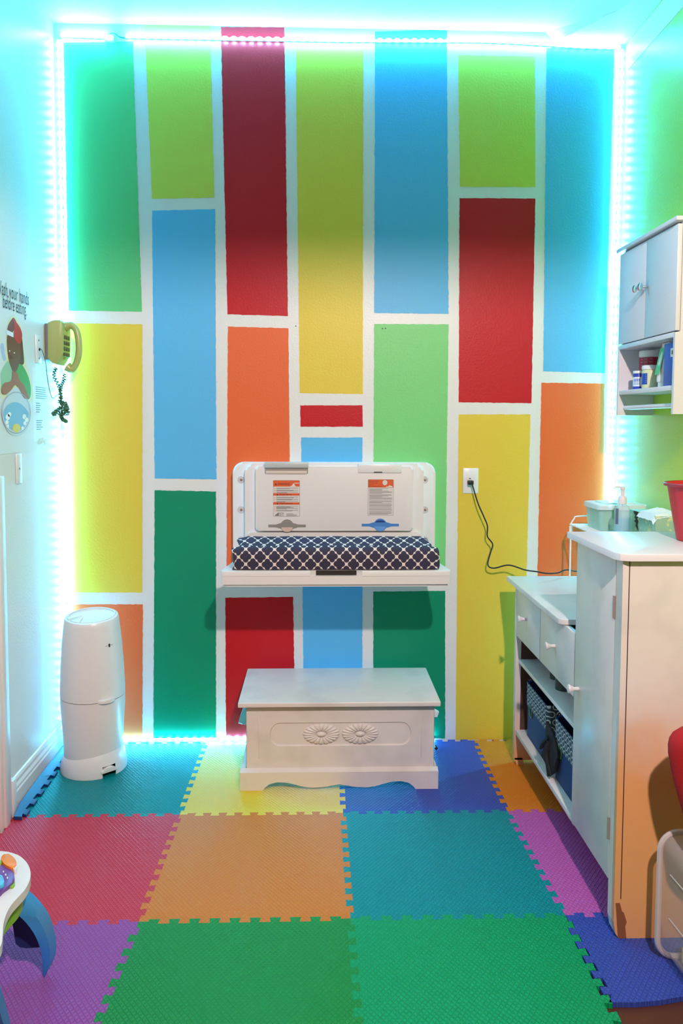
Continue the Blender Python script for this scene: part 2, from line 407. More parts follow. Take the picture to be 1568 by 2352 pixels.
b.build('child_illustration', pm, poster, smooth=0, norm=False)
ML = Matrix(((0, 0, 1, 0), (1, 0, 0, 0), (0, 1, 0, 0), (0, 0, 0, 1)))      # text x -> +y, text y -> +z, facing +x
def text_left(b, txt, size, y, z, lift, sx=1.): b.text(txt, size, Matrix.Translation((XL+lift, y, z)) @ ML, sx)
b = MB()
p1 = wl(3, 674, 0); p2 = wl(69, 705, 0)
ys = wl(-9, 668).y; text_left(b, 'Wash your hands', .072, ys, p1.z-.004, .003, (p2.y-ys)/.072/8.3)
p1 = wl(5, 702, 0); p2 = wl(64, 731, 0)
text_left(b, 'before eating.', .072, p1.y, p1.z-.006, .003, (p2.y-p1.y)/.072/6.65)
b.build('lettering', mat('black ink', (22, 34, 36), .6), poster, smooth=0, norm=False)

paper = thing('paper_notice', 'white printed sheet taped to the left wall beside the poster', 'paper', wl(78, 1015))
b = MB(); q = [wl(79, 838), wl(77, 1014)]; pr_ = wl(124, 1020)
b.box(XL-.0005, q[1].y, q[1].z, XL+.0015, pr_.y, wl(79, 845).z); b.build('sheet', mat('notice paper', (232, 234, 236), .4), paper, smooth=0)
ink = mat('grey ink', (120, 150, 158), .6)
ya = q[1].y+.03
for zz, n, w in ((1.60, 6, .13), (1.535, 5, .06), (1.465, 5, .08)):
    b = MB()
    for k in range(n):
        z = zz-k*.0088; ww = w*(.6+.4*random.random())
        b.poly([(XL+.0019, ya, z), (XL+.0019, ya+ww, z), (XL+.0019, ya+ww, z+.0035), (XL+.0019, ya, z+.0035)])
    b.build('text_lines', ink, paper, smooth=0, norm=False)
b = MB()
for k, dz in enumerate((0, .004, -.003)):
    c = wl(92+k*6, 1016, .002); b.box(XL+.0005, c.y-.012, c.z-.006+dz, XL+.0025, c.y+.012, c.z+.016+dz)
b.build('tape', mat('clear tape', (240, 250, 250), .12, alpha=.6), paper)

def wall_plate(label, pxl, pyt, pyb, w, holes):
    a = wl(pxl, pyt); c = wl(pxl, pyb); y = a.y
    r = thing('wall_plate', label, 'wall plate', (XL, y+w/2, c.z))
    b = MB(); b.box(XL+.0003, y, c.z, XL+.006, y+w, a.z, .003); b.build('plate', plastic, r)
    for k, fz in enumerate(holes):
        z = c.z+(a.z-c.z)*fz
        b = MB(); b.lathe([(.0001, .0075), (.0042, .0075), (.0042, .0055)], (XL, y+w/2, z), 0, 14, cap0=False)
        b.build('screw', mat('grey screw', (120, 125, 128), .4), r)
    return r, y, c.z, a.z
wp, py_, pz0, pz1 = wall_plate('white phone jack plate with a thin grey wire, right of the poster', 79, 768, 833, .062, (.18, .82))
b = MB(); zc = (pz0+pz1)/2; b.lathe([(.0001, .009), (.006, .009), (.006, .0055)], (XL, py_+.034, zc), 0, 14, cap0=False); b.build('jack', black, wp)
wall_plate('white blank wall plate below the hand washing poster', 34, 1043, 1112, .055, (.5,))

# telephone
ph_m = mat('olive phone plastic', (168, 174, 104), .3, .5); ph_d = mat('dark key plastic', (74, 84, 52), .5)
PH = thing('wall_telephone', 'olive green wall telephone with a knotted coiled cord by the left corner', 'telephone', (XL, 3.37, 1.68))
YN, YF_ = 3.325, 3.425
b = MB()      # wall bracket
b.box(XL+.0005, YN+.005, 1.72, XL+.02, YF_-.005, 1.87, .004); b.build('back_plate', mat('grey phone plate', (120, 120, 110), .4), PH)
b = MB()
side = [(XL+.015, 1.872), (XL+.035, 1.882), (XL+.062, 1.884), (XL+.076, 1.872), (XL+.078, 1.84), (XL+.076, 1.76), (XL+.074, 1.742), (XL+.05, 1.700), (XL+.03, 1.706), (XL+.012, 1.728)]
b.prism([(x, YN, z) for x, z in side], (0, YF_-YN, 0), bev=.005); b.build('body', ph_m, PH)
b = MB()
for k in range(4):
    for i in range(3):
        y = YN+.022+i*.026; z = 1.845-k*.024-.03
        b.box(XL+.074, y-.008, z-.008, XL+.081, y+.008, z+.008, .002)
b.build('keypad', ph_d, PH)
b = MB()
hp = smooth_pts([(XL+.075, 3.375, 1.862), (XL+.098, 3.375, 1.866), (XL+.119, 3.375, 1.845), (XL+.127, 3.375, 1.80), (XL+.127, 3.375, 1.755), (XL+.118, 3.375, 1.715), (XL+.098, 3.375, 1.684), (XL+.078, 3.375, 1.694)], 6)
rf = lambda t: 1.0 + .55*max(0, 1-t/.18) + .55*max(0, (t-.8)/.2)
b.tube(hp, .0135, 14, rf=rf); b.build('handset', ph_m, PH)
def helix(pts, r, turns, n=10, r2=None):
    pts = smooth_pts(pts, 12); m = len(pts); out = []; N = turns*n
    for i in range(N+1):
        t = i/N*(m-1); k = min(int(t), m-2); p = pts[k].lerp(pts[k+1], t-k); d = (pts[k+1]-pts[k]).normalized()
        u = d.orthogonal().normalized(); w = d.cross(u); a = 2*pi*i/n
        out.append(p+r*(cos(a)*u+sin(a)*w))
    return out
cord_m = mat('green phone cord', (70, 104, 66), .45)
b = MB()
def pc_(x, y): return on(1, x, y, 3.36)
b.tube(helix([pc_(129, 845), pc_(124, 862), pc_(134, 884), pc_(140, 905), pc_(136, 925)], .006, 13), .0026, 6)
b.tube(helix([pc_(148, 858), pc_(146, 875), pc_(140, 890), pc_(139, 910), pc_(146, 930)], .006, 13), .0026, 6)
kn = [pc_(*p) for p in ((136, 925), (150, 930), (155, 942), (140, 946), (120, 952), (134, 938), (148, 925), (157, 948), (138, 952), (146, 962), (150, 968), (143, 958), (152, 934), (132, 944), (121, 952))]
kn = [p+Vector((0, random.uniform(-.018, .018), 0)) for p in kn]
b.tube(helix(kn, .0065, 58, 8), .0028, 5)
b.build('coiled_cord', cord_m, PH)
b = MB(); w0 = Vector((XL+.009, py_+.034, zc))
b.tube(smooth_pts([w0, wl(97, 806, .02), wl(105, 835, .015), wl(109, 870, .012), wl(116, 905, .02), wl(122, 914, .03), on(1, 134, 905, 3.36)], 8), .0016, 6)
b.build('wire', mat('grey wire', (84, 108, 108), .5), PH)

# ------------------------------------------------------------------ diaper pail
px0, py0, pr0 = -.940, 3.262, .131
DP = thing('diaper_pail', 'tall white plastic diaper pail with foot pedal in the left corner', 'bin', (px0, py0, TH))
b = MB()
prof = [(.117, .07), (.119, .09), (.124, .2), (.1295, .28), (.1305, .325)]
b.lathe(prof, (px0, py0, 0), n=64, cap0=True, cap1=True); b.build('lower_body', plastic, DP)
b = MB()
def slant(z, x): return z
V = b.lathe([(.1305, .328), (.1305, .36), (.127, .45), (.120, .55), (.111, .635), (.1095, .648), (.106, .657), (.099, .660), (.096, .655), (.06, .645), (.001, .642)], (px0, py0, 0), n=64)
for v in b.bm.verts:
    if v.co.z > .6: v.co.z += (v.co.y-py0)*.10*(v.co.z-.6)/.06
b.build('upper_body', plastic, DP)
b = MB()
lp = []
for k in range(33):
    t = 2*pi*k/32; lp.append((px0+.094*cos(t), py0+.094*sin(t), .660+.0094*sin(t)))
b.tube(lp[:-1], .0022, 6, closed=True)
b.tube(smooth_pts([(px0-.085, py0-.04, .652), (px0-.045, py0+.02, .651), (px0-.035, py0-.06, .644), (px0-.02, py0-.088, .651)], 6), .003, 6)
b.build('lid_rim', plastic, DP)
AZ = math.radians(-48)    # direction of the pedal side
dv = Vector((cos(AZ), sin(AZ), 0)); sv = Vector((-dv.y, dv.x, 0))
b = MB(); n = 72; rows = []
for k in range(n+1):
    t = 2*pi*k/n; d = Vector((cos(t), sin(t), 0)); hh = .058+.035*(.5+.5*cos(t-AZ-.2))**2
    c0 = Vector((px0, py0, 0)); R0 = .1345
    rows.append([c0+d*r+Vector((0, 0, z)) for r, z in ((R0, TH), (R0+.001, TH+.012), (R0-.002, TH+.5*hh), (R0-.008, TH+.85*hh), (.1185, TH+hh+.004), (.112, TH+hh-.002))])
for a, c in zip(rows, rows[1:]):
    for i in range(5):
        tt = (rows.index(a)+.5)/n*2*pi; off = (tt-AZ+pi) % (2*pi)-pi
        if abs(off) < .24 and i < 2: continue
        b.face([b.bm.verts.new(p) for p in (a[i], c[i], c[i+1], a[i+1])])
bmesh.ops.remove_doubles(b.bm, verts=b.bm.verts, dist=1e-5)
b.build('foot_ring', plastic, DP)
b = MB(); c0 = Vector((px0, py0, 0))
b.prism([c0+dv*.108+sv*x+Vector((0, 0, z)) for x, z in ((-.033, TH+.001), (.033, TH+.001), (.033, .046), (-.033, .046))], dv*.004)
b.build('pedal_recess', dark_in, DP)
b = MB(); arc = [(-.034+.068*k/12, .043+.016*sin(pi*k/12)) for k in range(13)]
b.prism([c0+dv*.142+sv*x+Vector((0, 0, z)) for x, z in arc+[(.034, .036), (-.034, .036)]], dv*-.022, bev=.003); b.build('pedal', plastic, DP)
b = MB(); hv = Vector((cos(math.radians(-49)), sin(math.radians(-49)), 0)); hs = Vector((-hv.y, hv.x, 0))
ring = [c0+hv*(.120+.026*sin(pi*k/14))+hs*(.038*cos(pi*k/14))+Vector((0, 0, .338)) for k in range(15)]
b.prism(ring, (0, 0, -.013), bev=.004); b.build('handle_lip', plastic, DP)
b = MB(); q = [c0+hv*.1297+hs*(.010*cos(2*pi*k/20))+Vector((0, 0, .375+.0115*sin(2*pi*k/20))) for k in range(20)]; b.tube(q, .0012, 5, closed=True)
b.build('emblem_ring', plastic, DP)
b = MB(); q = c0+Vector((cos(math.radians(-40)), sin(math.radians(-40)), 0))*.1185+Vector((0, 0, .553)); b.box(-.0035, -.002, -.007, .0035, .002, .007, M=Matrix.Translation(q) @ Matrix.Rotation(math.radians(50), 4, 'Z')); b.build('latch_slot', black, DP)
b = MB(); b.box(-.018, -.0015, -.0012, .018, .0015, .0012, M=Matrix.Translation(q) @ Matrix.Rotation(math.radians(50), 4, 'Z')); b.build('latch_line', mat('grey plastic', (170, 165, 162), .4), DP)

# ------------------------------------------------------------------ chest
CH = thing('storage_chest', 'low white painted wooden chest with two carved flower medallions', 'chest', (.087, 3.23, TH))
x0, x1 = -.306, .480
b = MB(); b.box(x0-.004, 3.012, .352, x1+.004, 3.445, .372, .004, 3); b.build('lid', furn, CH)
b = MB(); bx0, bx1, fy = -.281, .464, 3.046
b.box(bx0, fy+.008, TH+.04, bx1, 3.43, .3395)                    # carcass
# front board with a stadium shaped recess
def stadium(cx, cz, hw, hh, n=10):
    pts = []
    for s_ in (1, -1):
        for k in range(n+1):
            t = -pi/2+pi*k/n if s_ > 0 else pi/2+pi*k/n
            pts.append((cx+s_*(hw-hh*.85)+.85*hh*cos(t), cz+hh*sin(t)))
    return pts
zc_, zh = .2315, .0475
st = stadium((bx0+bx1)/2+.001, zc_, .281, zh)
outer = [(bx0, TH+.05), (bx1, TH+.05), (bx1, .3395), (bx0, .3395)]
vo = [b.bm.verts.new((x, fy, z)) for x, z in outer]; vi = [b.bm.verts.new((x, fy, z)) for x, z in st]
es = [b.bm.edges.new((vo[i], vo[(i+1) % 4])) for i in range(4)]+[b.bm.edges.new((vi[i], vi[(i+1) % len(vi)])) for i in range(len(vi))]
bmesh.ops.triangle_fill(b.bm, edges=es, use_beauty=True)
vr = [b.bm.verts.new((x, fy+.006, z)) for x, z in stadium((bx0+bx1)/2+.001, zc_, .277, zh-.004)]
for i in range(len(vi)): b.face([vi[i], vi[(i+1) % len(vi)], vr[(i+1) % len(vr)], vr[i]])
b.face(vr)
b.box(bx0, fy, TH+.05, bx0+.001, fy+.01, .3395); b.box(bx1-.001, fy, TH+.05, bx1, fy+.01, .3395)
b.build('body', furn, CH)
b = MB(); b.box(bx0+.002, fy+.002, .338, bx1-.002, 3.42, .3525); b.build('lid_gap', mat('brown wood edge', (92, 52, 34), .7), CH)
for xx in (bx1-.052, bx0+.05):
    b = MB(); b.box(xx-.0022, fy-.0025, .135, xx+.0022, fy+.002, .305, .001); b.build('side_bead', furn, CH)
# plinth with scalloped apron
b = MB(); n = 60; low = []
wx0, wx1 = x0+.001, x1-.001; W = wx1-wx0
AP = [(0, 0), (.118, 0), (.126, .012), (.15, .026), (.19, .033), (.235, .031), (.28, .022), (.32, .013), (.36, .009), (.42, .011), (.47, .018), (.5, .022)]
def apron(u):
    u = min(u, 1-u)
    for (a, p), (c, q) in zip(AP, AP[1:]):
        if u <= c: t = (u-a)/(c-a); return TH+.0003+p+(q-p)*t
    return TH+.022
n = 96
low = [(wx0+W*k/n, apron(k/n)) for k in range(n+1)]
pts = [(x, 3.026, z) for x, z in low]+[(wx1, 3.026, .086), (wx0, 3.026, .086)]
b.prism(pts, (0, .02, 0))
b.box(wx0, 3.04, TH, wx0+.02, 3.43, .086); b.box(wx1-.02, 3.04, TH, wx1, 3.43, .086)
b.prism([(wx0, 3.0262, .0862), (wx0, 3.046, .097), (wx0, 3.046, .0862)], (W, 0, 0))
for xx, sg in ((wx0, 1), (wx1, -1)):
    b.prism([(xx, 3.03, .0862), (xx+sg*.022, 3.046, .097), (xx+sg*.022, 3.046, .0862)], (0, .4, 0))
b.build('plinth', furn, CH)
for cx in (.0155, .1695):
    b = MB(); nr, na = 14, 160; rows = []
    for k in range(na+1):
        t = 2*pi*k/na; pet = abs(cos(10*t)); row = []
        for i in range(nr+1):
            rr = i/nr; edge = 1-.07*(1-pet)**2
            h = .012*(.35+.65*(1-abs(rr-.62)/.62)) * (.55+.45*pet**.6 if rr > .3 else 1)
            if rr < .27: h = .013*math.sqrt(max(0, 1-(rr/.27)**2))+.002
            elif rr < .33: h = .0015
            if i == nr: h = 0
            row.append((cx+.0735*rr*edge*cos(t), fy+.0055-h, zc_+.0415*rr*edge*sin(t)))
        rows.append(row)
    b.grid(rows); bmesh.ops.remove_doubles(b.bm, verts=b.bm.verts, dist=1e-6); b.build('medallion', furn, CH, smooth=60)

# things showing behind the chest
b = MB(); q = [on(1, x, y, 3.47) for x, y in ((566, 1622), (557, 1630), (551, 1645), (547, 1661), (563, 1665))]+[Vector((-.275, 3.47, TH+.07)), Vector((-.275, 3.47, TH)), Vector((-.15, 3.47, TH)), Vector((-.15, 3.47, .20))]
b.prism(q, (0, .03, 0), bev=.002); tag(b.build('clear_container', mat('clear teal plastic', (120, 190, 190), .15, alpha=.55)), 'corner of a clear plastic container peeking out left of the chest', 'container')
b = MB(); q = [on(1, x, y, 3.47) for x, y in ((999, 1631), (1008, 1636), (1004, 1648), (997, 1646))]+[Vector((.45, 3.47, TH)), Vector((.40, 3.47, TH)), Vector((.40, 3.47, .19))]
b.prism(q, (0, .02, 0), bev=.002); tag(b.build('power_adapter', plastic), 'small white adapter peeking out right of the chest', 'adapter')
lw = thing('led_lead', 'thin looped LED lead with a black end plug right of the chest', 'cable', (.5, 3.45, TH))
b = MB(); b.tube(smooth_pts([(.42, 3.505, .012), (.475, 3.49, .03), (.505, 3.475, .03), (.522, 3.45, .022), (.524, 3.42, .018)], 8), .0016, 6); b.build('wire', mat('pale wire', (190, 220, 220), .4), lw)
b = MB(); b.lathe([(.002, -.012), (.007, -.01), (.007, .01), (.003, .013)], (.527, 3.405, .0215), 1, 12); b.build('plug', black, lw)

# ------------------------------------------------------------------ baby changing station on the wall
CS = thing('changing_station', 'white wall mounted fold down baby changing station', 'changing station', (.073, 3.4, .8))
wx0, wx1 = -.374, .520; cx = (wx0+wx1)/2
def rrect(x0, z0, x1, z1, r, n=6, only=None):
    pts = []
    for (ex, ez, a) in ((x1-r, z1-r, 0), (x0+r, z1-r, pi/2), (x0+r, z0+r, pi), (x1-r, z0+r, 1.5*pi)):
        for k in range(n+1): t = a+pi/2*k/n; pts.append((ex+r*cos(t), ez+r*sin(t)))
    return pts
b = MB(); b.prism([(x, 3.462, z) for x, z in rrect(wx0, .80, wx1, 1.288, .045)], (0, .0545, 0), bev=.012, seg=3); b.build('flange', plastic_g, CS)
b = MB(); ix0, ix1 = -.318, .463
b.prism([(x, 3.425, z) for x, z in rrect(ix0, .82, ix1, 1.284, .03)], (0, .05, 0), bev=.014, seg=3)
b.prism([(x, 3.402, z) for x, z in rrect(ix0+.048, .993, ix1-.048, 1.272, .012)], (0, .03, 0), bev=.010, seg=3)
b.prism([(x, 3.408, z) for x, z in rrect(ix0+.015, .85, ix1-.015, .985, .006)], (0, .03, 0), bev=.006, seg=2)
b.build('housing', plastic_g, CS)
def shade_txt(b, txt, size, x, z, y, sx=1.): b.text(txt, size, Matrix.Translation((x, y, z)) @ Matrix(((1, 0, 0, 0), (0, 0, -1, 0), (0, 1, 0, 0), (0, 0, 0, 1))), sx)
FYH = 3.402
scr = mat('steel screw', (150, 120, 100), .35, metal=.7)
hole_m = mat('grey recess', (206, 198, 194), .6)
for px_ in (553, 975):
    for py in (1102, 1171, 1240):
        c = on(1, px_, py, 3.461)
        b = MB(); b.lathe([(.0001, 3.4608), (.0135, 3.4608), (.0145, 3.459), (.0155, 3.461)], (c.x, 0, c.z), 1, 24, cap0=False, cap1=False); fr = b.build('screw_well', hole_m, CS)
        b = MB(); b.lathe([(.0001, 3.4545), (.004, 3.4555), (.0055, 3.4605)], (c.x+.002, 0, c.z), 1, 12, cap1=False); b.build('screw', scr, fr)
def fr_(px, py, y=FYH): return on(1, px, py, y)
a, c = fr_(608, 1066), fr_(707, 1088)
ds = MB(); ds.box(a.x, 3.40, c.z, c.x, 3.44, a.z+.004, .002); ds.build('liner_dispenser', mat('grey opening', (150, 142, 138), .6), CS)
b = MB(); b.box(a.x+.004, 3.396, c.z-.001, c.x-.004, 3.41, c.z+.013, .002); b.build('liner', mat('liner paper', (214, 196, 184), .6), CS)
b = MB(); b.box(a.x-.002, 3.392, a.z-.016, c.x+.002, 3.44, a.z+.008, .003); b.build('dispenser_flap', mat('grey flap', (186, 190, 190), .4), CS)
a, c = fr_(822, 1068), fr_(922, 1086)
b = MB(); b.box(a.x, 3.396, c.z, c.x, 3.44, a.z+.004, .003); b.build('dispenser_cover', plastic, CS)
b = MB(); q = fr_(868, 1085, 3.395); b.box(q.x-.018, 3.3945, q.z-.001, q.x+.018, 3.397, q.z+.0025); b.build('cover_slot', dark_in, CS)
# strap slots
def slot(pxc, pyc, m, m2, nm):
    c = fr_(pxc, pyc); top = []
    pts = []
    for k in range(41):
        u = -1+2*k/40; x = u*.081; r = .0285
        h = .006 if abs(x) > .0285 else 0
        h = max(.006, math.sqrt(max(0, r*r-x*x)) if abs(x) < r else 0)
        g = .006*(1-max(0, (abs(x)-.030)/.052)**6)
        fil = .010*math.exp(-((abs(x)-.03)/.012)**2) if abs(x) > .026 else 0
        pts.append((x, max(h, min(g, .0065))+fil*.55))
    ring = [(c.x+x, FYH-.0006, c.z+h) for x, h in pts]+[(c.x+x, FYH-.0006, c.z-h) for x, h in pts[::-1]]
    b = MB(); b.prism(ring, (0, .004, 0)); s_ = b.build(nm, m, CS, smooth=0)
    b = MB(); b.prism([(c.x+.0245*cos(t*pi/16+pi)*1., FYH-.001, c.z-.006+.02*sin(t*pi/16+pi)*1.) for t in range(17)], (0, .0015, 0)); b.build('strap_fold', m2, s_, smooth=0)
    return c
slot(659, 1208, mat('grey slot', (140, 134, 126), .6), mat('pink strap', (214, 188, 174), .6), 'strap_slot')
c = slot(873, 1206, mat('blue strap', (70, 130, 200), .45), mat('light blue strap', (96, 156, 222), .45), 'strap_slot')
b = MB(); b.prism([(c.x+.021*cos(t*pi/12), FYH-.0012, c.z+.012+.009*sin(t*pi/12)) for t in range(13)], (0, .0015, 0)); b.build('slot_shadow', mat('navy slot shade', (24, 52, 120), .5), CS, smooth=0)  # shadow inside the slot, painted as a dark navy patch
# warning labels
lab_w = mat('label white', (222, 216, 212), .4); lab_o = mat('label orange', (222, 92, 44), .4); lab_k = mat('label ink', (48, 44, 46), .5); lab_g = mat('label grey ink', (128, 122, 122), .5)
def label_sheet(pa, pb):
    a, c = fr_(*pa), fr_(*pb); r = MB(); r.mi = 2
    r.prism([(x, FYH-.0008, z) for x, z in rrect(a.x, c.z, c.x, a.z, .004, 4)], (0, .002, 0)); r.mi = 0
    r.prism([(x, FYH-.0010, z) for x, z in rrect(a.x+.0008, c.z+.0008, c.x-.0008, a.z-.0008, .0035, 4)], (0, .001, 0))
    return r, a.x, c.x, c.z, a.z
def rect(r, m, X0, Z0, X1, Z1, l=.0012): r.mi = m; r.poly([(X0, FYH-l, Z0), (X1, FYH-l, Z0), (X1, FYH-l, Z1), (X0, FYH-l, Z1)])
def tri(r, m, x, z, s, l=.0016): r.mi = m; r.poly([(x, FYH-l, z), (x+s, FYH-l, z), (x+s/2, FYH-l, z+s*.9)])
r, X0, X1, Z0, Z1 = label_sheet((627, 1103), (688, 1186)); W, H = X1-X0, Z1-Z0
def zz(f): return Z1-H*f
rect(r, 1, X0+.001, zz(.175), X1-.001, zz(.008)); rect(r, 1, X0+.001, zz(.425), X1-.001, zz(.36)); rect(r, 1, X0+.001, zz(.675), X1-.001, zz(.61))
tri(r, 2, X0+W*.06, zz(.13), .009); tri(r, 2, X0+W*.13, zz(.42), .008); tri(r, 2, X0+W*.13, zz(.67), .008)
r.mi = 2; shade_txt(r, 'WARNING', .0125, X0+W*.17, zz(.13), FYH-.0016, .82)
shade_txt(r, 'ADVERTENCIA', .0088, X0+W*.23, zz(.418), FYH-.0016, .85); shade_txt(r, 'AVERTISSEMENT', .0088, X0+W*.23, zz(.668), FYH-.0016, .85)
r.mi = 0
shade_fig = [(.63, .17), (.86, .17), (.82, .14), (.79, .09), (.75, .09), (.72, .14)]
r.poly([(X0+W*u, FYH-.0016, zz(v)) for u, v in shade_fig[::-1]]); rect(r, 0, X0+W*.80, zz(.09), X0+W*.98, zz(.07), .0016)
for z0 in (.19, .44, .69):
    for k in range(3):
        rect(r, 1, X0+W*.05, zz(z0+.035+k*.055+.02), X0+W*.08, zz(z0+.035+k*.055), .0014)
        for j in range(2 if k else 3 if z0 > .6 else 2):
            w = random.uniform(.35, .95)*.82 if j else .82
            zf = z0+.02+k*.056+j*.02; rect(r, 3, X0+W*.12, zz(zf+.012), X0+W*(.12+w), zz(zf), .0014)
for k in range(5): rect(r, 2, X0+W*(.08+.028*k), zz(.985), X0+W*(.10+.028*k), zz(.955-.016*k), .0014)
r.mi = 2; shade_txt(r, 'ECR', .0125, X0+W*.235, zz(.945), FYH-.0016, .8); shade_txt(r, '4KIDS', .0075, X0+W*.235, zz(.99), FYH-.0016, .85)
for k in range(5): rect(r, 3, X0+W*.5, zz(.925+k*.016), X0+W*(.7+.2*random.random()), zz(.918+k*.016), .0014)
r.build('warning_label', [lab_w, lab_o, lab_k, lab_g], CS, smooth=0, norm=False)
r, X0, X1, Z0, Z1 = label_sheet((845, 1101), (903, 1184)); W, H = X1-X0, Z1-Z0
rect(r, 1, X0+.001, zz(.225), X1-.001, zz(.008)); r.mi = 2
for k, t_ in enumerate(('Safety Instructions', 'Instrucciones de', 'seguridad', 'Instructions de sécurité')): shade_txt(r, t_, .0062, X0+W*.02, zz(.06+.05*k), FYH-.0016, .85)
r.mi = 0; r.poly([(X0+W*.66+.0105*cos(t*pi/10), FYH-.0018, zz(.09)+.0115*sin(t*pi/10)) for t in range(20)])
r.poly([(X0+W*u, FYH-.0018, zz(v)) for u, v in ((.70, .19), (.77, .20), (.84, .16), (.96, .19), (.96, .215), (.82, .215), (.72, .22))][::-1])
zf = .25
while zf < .97:
    rect(r, 3, X0+W*.05, zz(zf+.010), X0+W*(.05+random.choice((.9, .88, .5, .75, .86))), zz(zf), .0014); zf += .022 if random.random() > .3 else .034
r.build('safety_label', [lab_w, lab_o, lab_k, lab_g], CS, smooth=0, norm=False)
# folding tray
tx0, tx1, ty0, ty1 = -.382, .528, 3.055, 3.45
b = MB()
ring = []
for (x, y) in ((tx0+.05, ty1), (tx0+.012, ty0+.06), (tx0, ty0+.035), (tx0+.006, ty0+.008), (tx0+.025, ty0)): ring.append((x, y))
hx0, hx1 = cx-.092, cx+.092
ring += [(hx0-.01, ty0), (hx0+.014, ty0+.022), (hx1-.014, ty0+.022), (hx1+.01, ty0)]
ring += [(tx1-.025, ty0), (tx1-.006, ty0+.008), (tx1, ty0+.035), (tx1-.012, ty0+.06), (tx1-.05, ty1)]
full = [p for i, p in enumerate(ring) if i not in (5, 6, 7, 8)]
b.prism([(x, y, .862) for x, y in full], (0, 0, -.043), bev=.0)
b.prism([(x, y, .882) for x, y in ring], (0, 0, -.0205), bev=.004)
bmesh.ops.bevel(b.bm, geom=[e_ for e_ in b.bm.edges if all(abs(v.co.z-.819) < 1e-4 for v in e_.verts)], offset=.010, segments=3, affect='EDGES')
b.build('tray', plastic_g, CS)
b = MB(); b.box(hx0+.012, ty0+.0195, .8625, hx1-.012, ty0+.0225, .881); b.build('grip_recess', dark_in, CS)
for xx in (wx0+.04, wx1-.04):
    b = MB(); b.lathe([(.014, -.02), (.014, .02)], (xx, 3.45, .86), 0, 16); b.build('hinge', plastic_g, CS)

# changing pad with a trellis cover
tre = bpy.data.materials.new('navy trellis fabric'); tre.use_nodes = True; nt = tre.node_tree; bs = nt.nodes['Principled BSDF']; bs.inputs['Roughness'].default_value = .8
uvn = nt.nodes.new('ShaderNodeUVMap'); sxy = nt.nodes.new('ShaderNodeSeparateXYZ'); nt.links.new(uvn.outputs[0], sxy.inputs[0])
def mt(op, *a):
    k = nt.nodes.new('ShaderNodeMath'); k.operation = op
    for i, v in enumerate(a):
        if hasattr(v, 'links'): nt.links.new(v, k.inputs[i])
        else: k.inputs[i].default_value = v
    return k.outputs[0]
PW, PHt = .0565, .060
def quat(ox, oy):
    u = mt('SUBTRACT', mt('FRACT', mt('ADD', mt('DIVIDE', sxy.outputs[0], PW), ox)), .5)
    v = mt('SUBTRACT', mt('FRACT', mt('ADD', mt('DIVIDE', sxy.outputs[1], PHt), oy)), .5)
    u = mt('ABSOLUTE', u); v = mt('ABSOLUTE', v)
    def circ(cx_, cy_): 
        return mt('SQRT', mt('ADD', mt('POWER', mt('SUBTRACT', u, cx_), 2.), mt('POWER', mt('SUBTRACT', v, cy_), 2.)))
    return mt('MINIMUM', mt('SUBTRACT', circ(.20, 0.), .215), mt('SUBTRACT', circ(0., .20), .215))
d = mt('MINIMUM', quat(0., 0.), quat(.5, .5))
fac = mt('GREATER_THAN', d, -.018)
mx = nt.nodes.new('ShaderNodeMix'); mx.data_type = 'RGBA'; mx.inputs[6].default_value = lin((50, 44, 68)); mx.inputs[7].default_value = lin((228, 214, 204))
nt.links.new(fac, mx.inputs[0]); nt.links.new(mx.outputs[2], bs.inputs['Base Color'])
b = MB(); uvl = b.bm.loops.layers.uv.new('UVMap')
prof = [(3.075, .885), (3.071, .90), (3.070, .94), (3.074, .965), (3.088, .977), (3.105, .972), (3.13, .953), (3.17, .938), (3.22, .933), (3.27, .938), (3.31, .953), (3.335, .968), (3.352, .976), (3.368, .972), (3.378, .955), (3.378, .90), (3.372, .885)]
acc = [0.]
for p, q in zip(prof, prof[1:]): acc.append(acc[-1]+math.hypot(q[0]-p[0], q[1]-p[1]))
xs = [-.336+.812*k/40 for k in range(41)]; VV = []
for k, x in enumerate(xs):
    ed = min(1, min(k, 40-k)/2.)
    sq = .90+.10*ed
    VV.append([b.bm.verts.new((x+(.008*math.sin(i*.9) if k in (0, 40) else 0)+(0 if 0 < k < 40 else .004*random.uniform(-1, 1)), (y-3.22)*(.985+.015*ed)+3.22+.0012*sin(k*1.3+i), .885+(z-.885)*sq+.0012*sin(k*.7))) for i, (y, z) in enumerate(prof)])
for k in range(40):
    for i in range(len(prof)-1):
        f = b.face([VV[k][i], VV[k+1][i], VV[k+1][i+1], VV[k][i+1]])
        for lp_, (kk, ii) in zip(f.loops, ((k, i), (k+1, i), (k+1, i+1), (k, i+1))): lp_[uvl].uv = (xs[kk], acc[ii]+.008)
for k, rev in ((0, False), (40, True)):
    f = b.face(VV[k] if not rev else VV[k][::-1])
    for lp_ in f.loops: lp_[uvl].uv = (lp_.vert.co.y, lp_.vert.co.z)
b.mi = 0
pad = b.build('changing_pad', tre, smooth=60)
tag(pad, 'contoured changing pad in a dark trellis cover lying on the fold down tray', 'changing pad')

